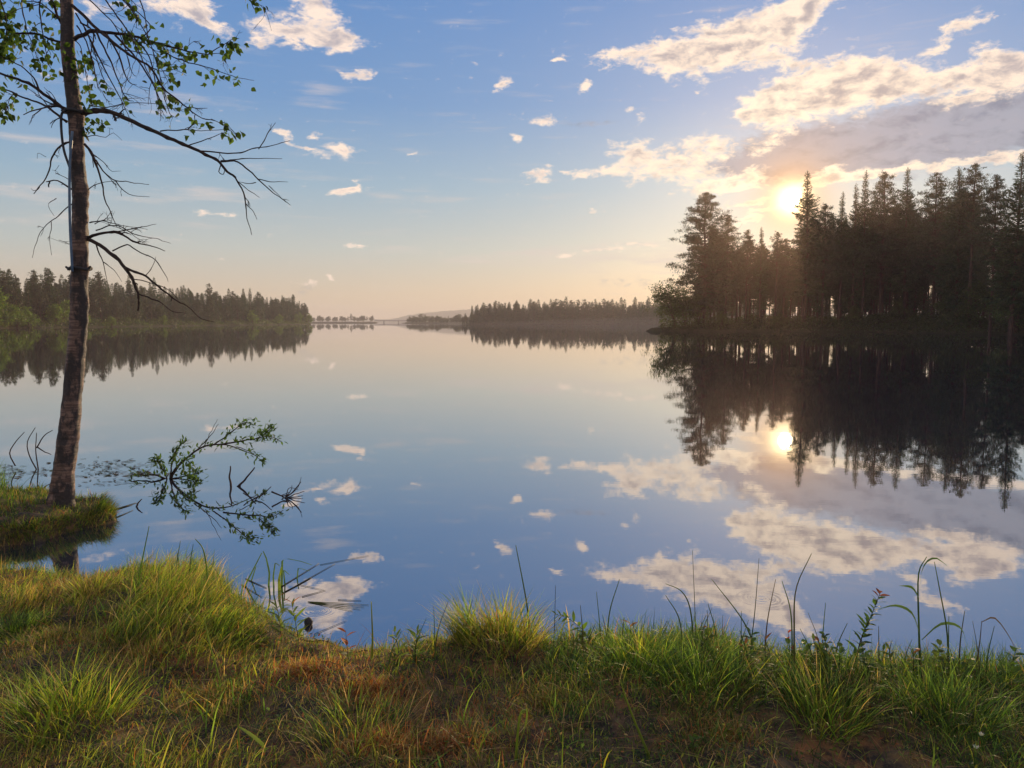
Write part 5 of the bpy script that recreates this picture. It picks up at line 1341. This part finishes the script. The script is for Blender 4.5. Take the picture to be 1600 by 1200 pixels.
# ------------------------------------------------------------------ fallen willow in the water
wb = Vector((ground(262, 748).x, ground(262, 748).y, 0)); WD = wb.y
wil = empty('willow_bough', wb, 'leafy willow bough rising out of the water right of the birch', 'bough')
def wpath(pts, w0, w1, b, dd=0.0, wob=.004, seed=0):
    P_ = [at(x, y, WD + dd * i) - wb for i, (x, y) in enumerate(pts)]; n = 22; q = smooth_path(P_, n, wob, seed); t = np.linspace(0, 1, n)
    tube(b, q, (w0 + (w1 - w0) * t) / FPX * WD * .5, 5); return q
b = MB(); Q = []
Q.append((wpath([(262, 765), (268, 745), (278, 728), (296, 712), (318, 698), (345, 695), (370, 700), (400, 712)], 5, 1.2, b, .03), .9))
Q.append((wpath([(345, 695), (372, 690), (398, 686), (420, 682), (440, 690)], 3, 1, b, .04, seed=2), 1))
Q.append((wpath([(300, 710), (318, 692), (330, 680), (342, 662)], 2, .7, b, .05, seed=3), 0))
Q.append((wpath([(330, 697), (350, 684), (370, 668), (384, 660), (400, 665)], 2.4, .8, b, -.04, seed=4), 1))
Q.append((wpath([(265, 750), (268, 730), (272, 712), (280, 698), (292, 688)], 3, 1, b, .03, seed=5), 1))
Q.append((wpath([(262, 752), (255, 735), (246, 722), (240, 718)], 2.4, .9, b, -.03, seed=6), 1))
Q.append((wpath([(400, 686), (415, 676), (425, 668)], 1.4, .6, b, -.03, seed=7), 1))
Q.append((wpath([(268, 748), (285, 745), (305, 740), (314, 738)], 2.4, .8, b, .05, seed=8), 1))
Q.append((wpath([(262, 750), (240, 742), (215, 742), (203, 738)], 4, 1, b, .03, seed=9), .4))
Q.append((wpath([(370, 698), (388, 704), (404, 716), (418, 722)], 1.4, .6, b, .05, seed=10), .5))
Q.append((wpath([(318, 700), (330, 674), (340, 655)], 1.2, .5, b, -.05, seed=11), 0))
Q.append((wpath([(268, 745), (290, 718), (300, 735), (302, 748)], 1.6, .7, b, -.05, seed=12), 1))
b.build('branch', M['twig'], wil)
lv = MB()
for q, dens in Q:
    for _ in range(int(80 * dens)):
        f = rng.uniform(.3, 1) if dens < 1 else rng.uniform(.2, 1.0); k = int(f * 21); tdir = q[min(k + 1, 21)] - q[max(k - 1, 0)]; tdir /= np.linalg.norm(tdir) + 1e-9
        p = q[k] + rng.normal(0, .028, 3)
        if p[2] < .01: continue
        leaf_mesh(lv, p, tdir * .6 + rng.normal(0, .6, 3) + [0, 0, .3], rng.uniform(.05, .085), rng.uniform(.02, .032), np.array([.07, .12, .025]) * rng.uniform(.6, 1.4), curl=.15)
lv.build('leaves', M['leaf'], wil)
def wood(name, label, cat, paths, D, w_, group=None, seed=0):
    o0 = Vector((at(paths[0][0][0], paths[0][0][1], D).x, D, 0)); b = MB()
    for i, pp in enumerate(paths):
        q = smooth_path([at(x, y, D + .02 * j) - o0 for j, (x, y) in enumerate(pp)], 10, .003, seed + i); tube(b, q, np.linspace(w_[i], w_[i] * .5, 10) / FPX * D * .5, 5)
    o = b.build(name, M['twig']); o.location = o0; return tag(o, label, cat, group)
G2 = 'dead sticks standing in the water'
wood('dead_stick', 'straight dead stick standing in the water right of the willow bough', 'stick', [[(361, 762), (359, 745), (360, 728)]], ground(361, 760).y, [4], G2)
wood('dead_stick', 'forked dead stick slanting out of the water, highest of the sticks', 'stick', [[(370, 762), (384, 748), (398, 730)], [(375, 757), (373, 768)]], ground(372, 760).y, [4, 4], G2, 5)
wood('dead_stick', 'small bent dead stick in the water left of the willow bough reflection', 'stick', [[(213, 792), (216, 786), (222, 780)], [(214, 790), (217, 784)]], ground(214, 792).y, [3, 3], G2, 9)
wood('dead_bush', 'tangle of bare twigs breaking the surface right of the dead sticks', 'dead bush', [[(445, 778), (458, 768), (470, 752)], [(445, 778), (455, 766), (456, 758)], [(448, 778), (462, 772), (476, 768)], [(445, 778), (440, 774), (452, 770)], [(446, 778), (464, 764), (471, 745)], [(448, 779), (466, 776), (474, 774)], [(446, 777), (452, 762), (466, 765)]], ground(446, 778).y, [2.5, 1.6, 2, 2, 1.4, 1.6, 1.6], None, 20)
wood('willow_twig', 'leafless arch of willow twig joining the sticks to the tangle', 'twig', [[(398, 779), (412, 772), (424, 760)], [(424, 768), (440, 775), (450, 772)], [(380, 770), (390, 776), (402, 779)]], ground(400, 780).y, [2.5, 3, 2], None, 30)
G3 = 'bare bent rushes left of the birch'
Db = ground(60, 733).y
for pp, lb in (([(24, 728), (15, 708), (25, 690), (38, 675)], 'leftmost bent rush standing in the water left of the birch'), ([(58, 735), (46, 712), (43, 690), (55, 668)], 'curved rush second from the left beyond the birch'),
               ([(60, 735), (56, 705), (57, 676)], 'straight upright rush between two bent ones left of the birch'), ([(57, 700), (68, 682), (82, 672)], 'rush leaning right towards the birch trunk'), ([(58, 698), (70, 706), (80, 710)], 'lowest rush, dipping right towards the birch trunk')):
    wood('rush', lb, 'rush', [pp], Db, [2.2], G3, 40)
# ------------------------------------------------------------------ air
def volume(name, dens, aniso, color, lo, hi, kind='stuff'):
    m, t, out = mat(name)
    v = t.add('ShaderNodeVolumePrincipled'); v.inputs['Density'].default_value = dens
    v.inputs['Anisotropy'].default_value = aniso; v.inputs['Color'].default_value = (*color, 1)
    t.l.new(v.outputs[0], out.inputs['Volume'])
    b = MB(); box(b, [(lo[i] + hi[i]) / 2 for i in range(3)], [hi[i] - lo[i] for i in range(3)])
    o = b.build(name, m, smooth=False)
    return tag(o, kind=kind)
volume('haze', 0.00025, 0.25, (0.66, 0.63, 0.60), (-5500, -300, -1), (5500, 6600, 75))
# added red-tinted volume over the near bay, makes the warm glow round the sun
volume('sun_glow_volume', 0.00009, 0.82, (1.0, 0.34, 0.14), (-320, -40, -1.5), (330, 176, 62))

# thin mist lying on the water before the far wood: a flat lens, thickest in the middle
m, t, out = mat('low_mist'); v = t.add('ShaderNodeVolumePrincipled'); v.inputs['Density'].default_value = 0.00026; v.inputs['Anisotropy'].default_value = .1
v.inputs['Color'].default_value = (.8, .78, .76, 1); t.l.new(v.outputs[0], out.inputs['Volume'])
b = MB(); n1_, n2_ = 64, 24; vv_ = []
for j in range(n2_ + 1):
    e = j / n2_ * math.pi
    for i in range(n1_):
        a = i / n1_ * 6.28319; f = j / n2_; k = min(f, 1 - f) * 2; vv_.append((230 + 300 * k * math.cos(a), 520 + 150 * k * math.sin(a), .4 + 10 * (1 - 2 * f)))
b.add(vv_, [((j + 1) * n1_ + i, (j + 1) * n1_ + (i + 1) % n1_, j * n1_ + (i + 1) % n1_, j * n1_ + i) for j in range(n2_) for i in range(n1_)])
tag(b.build('mist', m), kind='stuff')
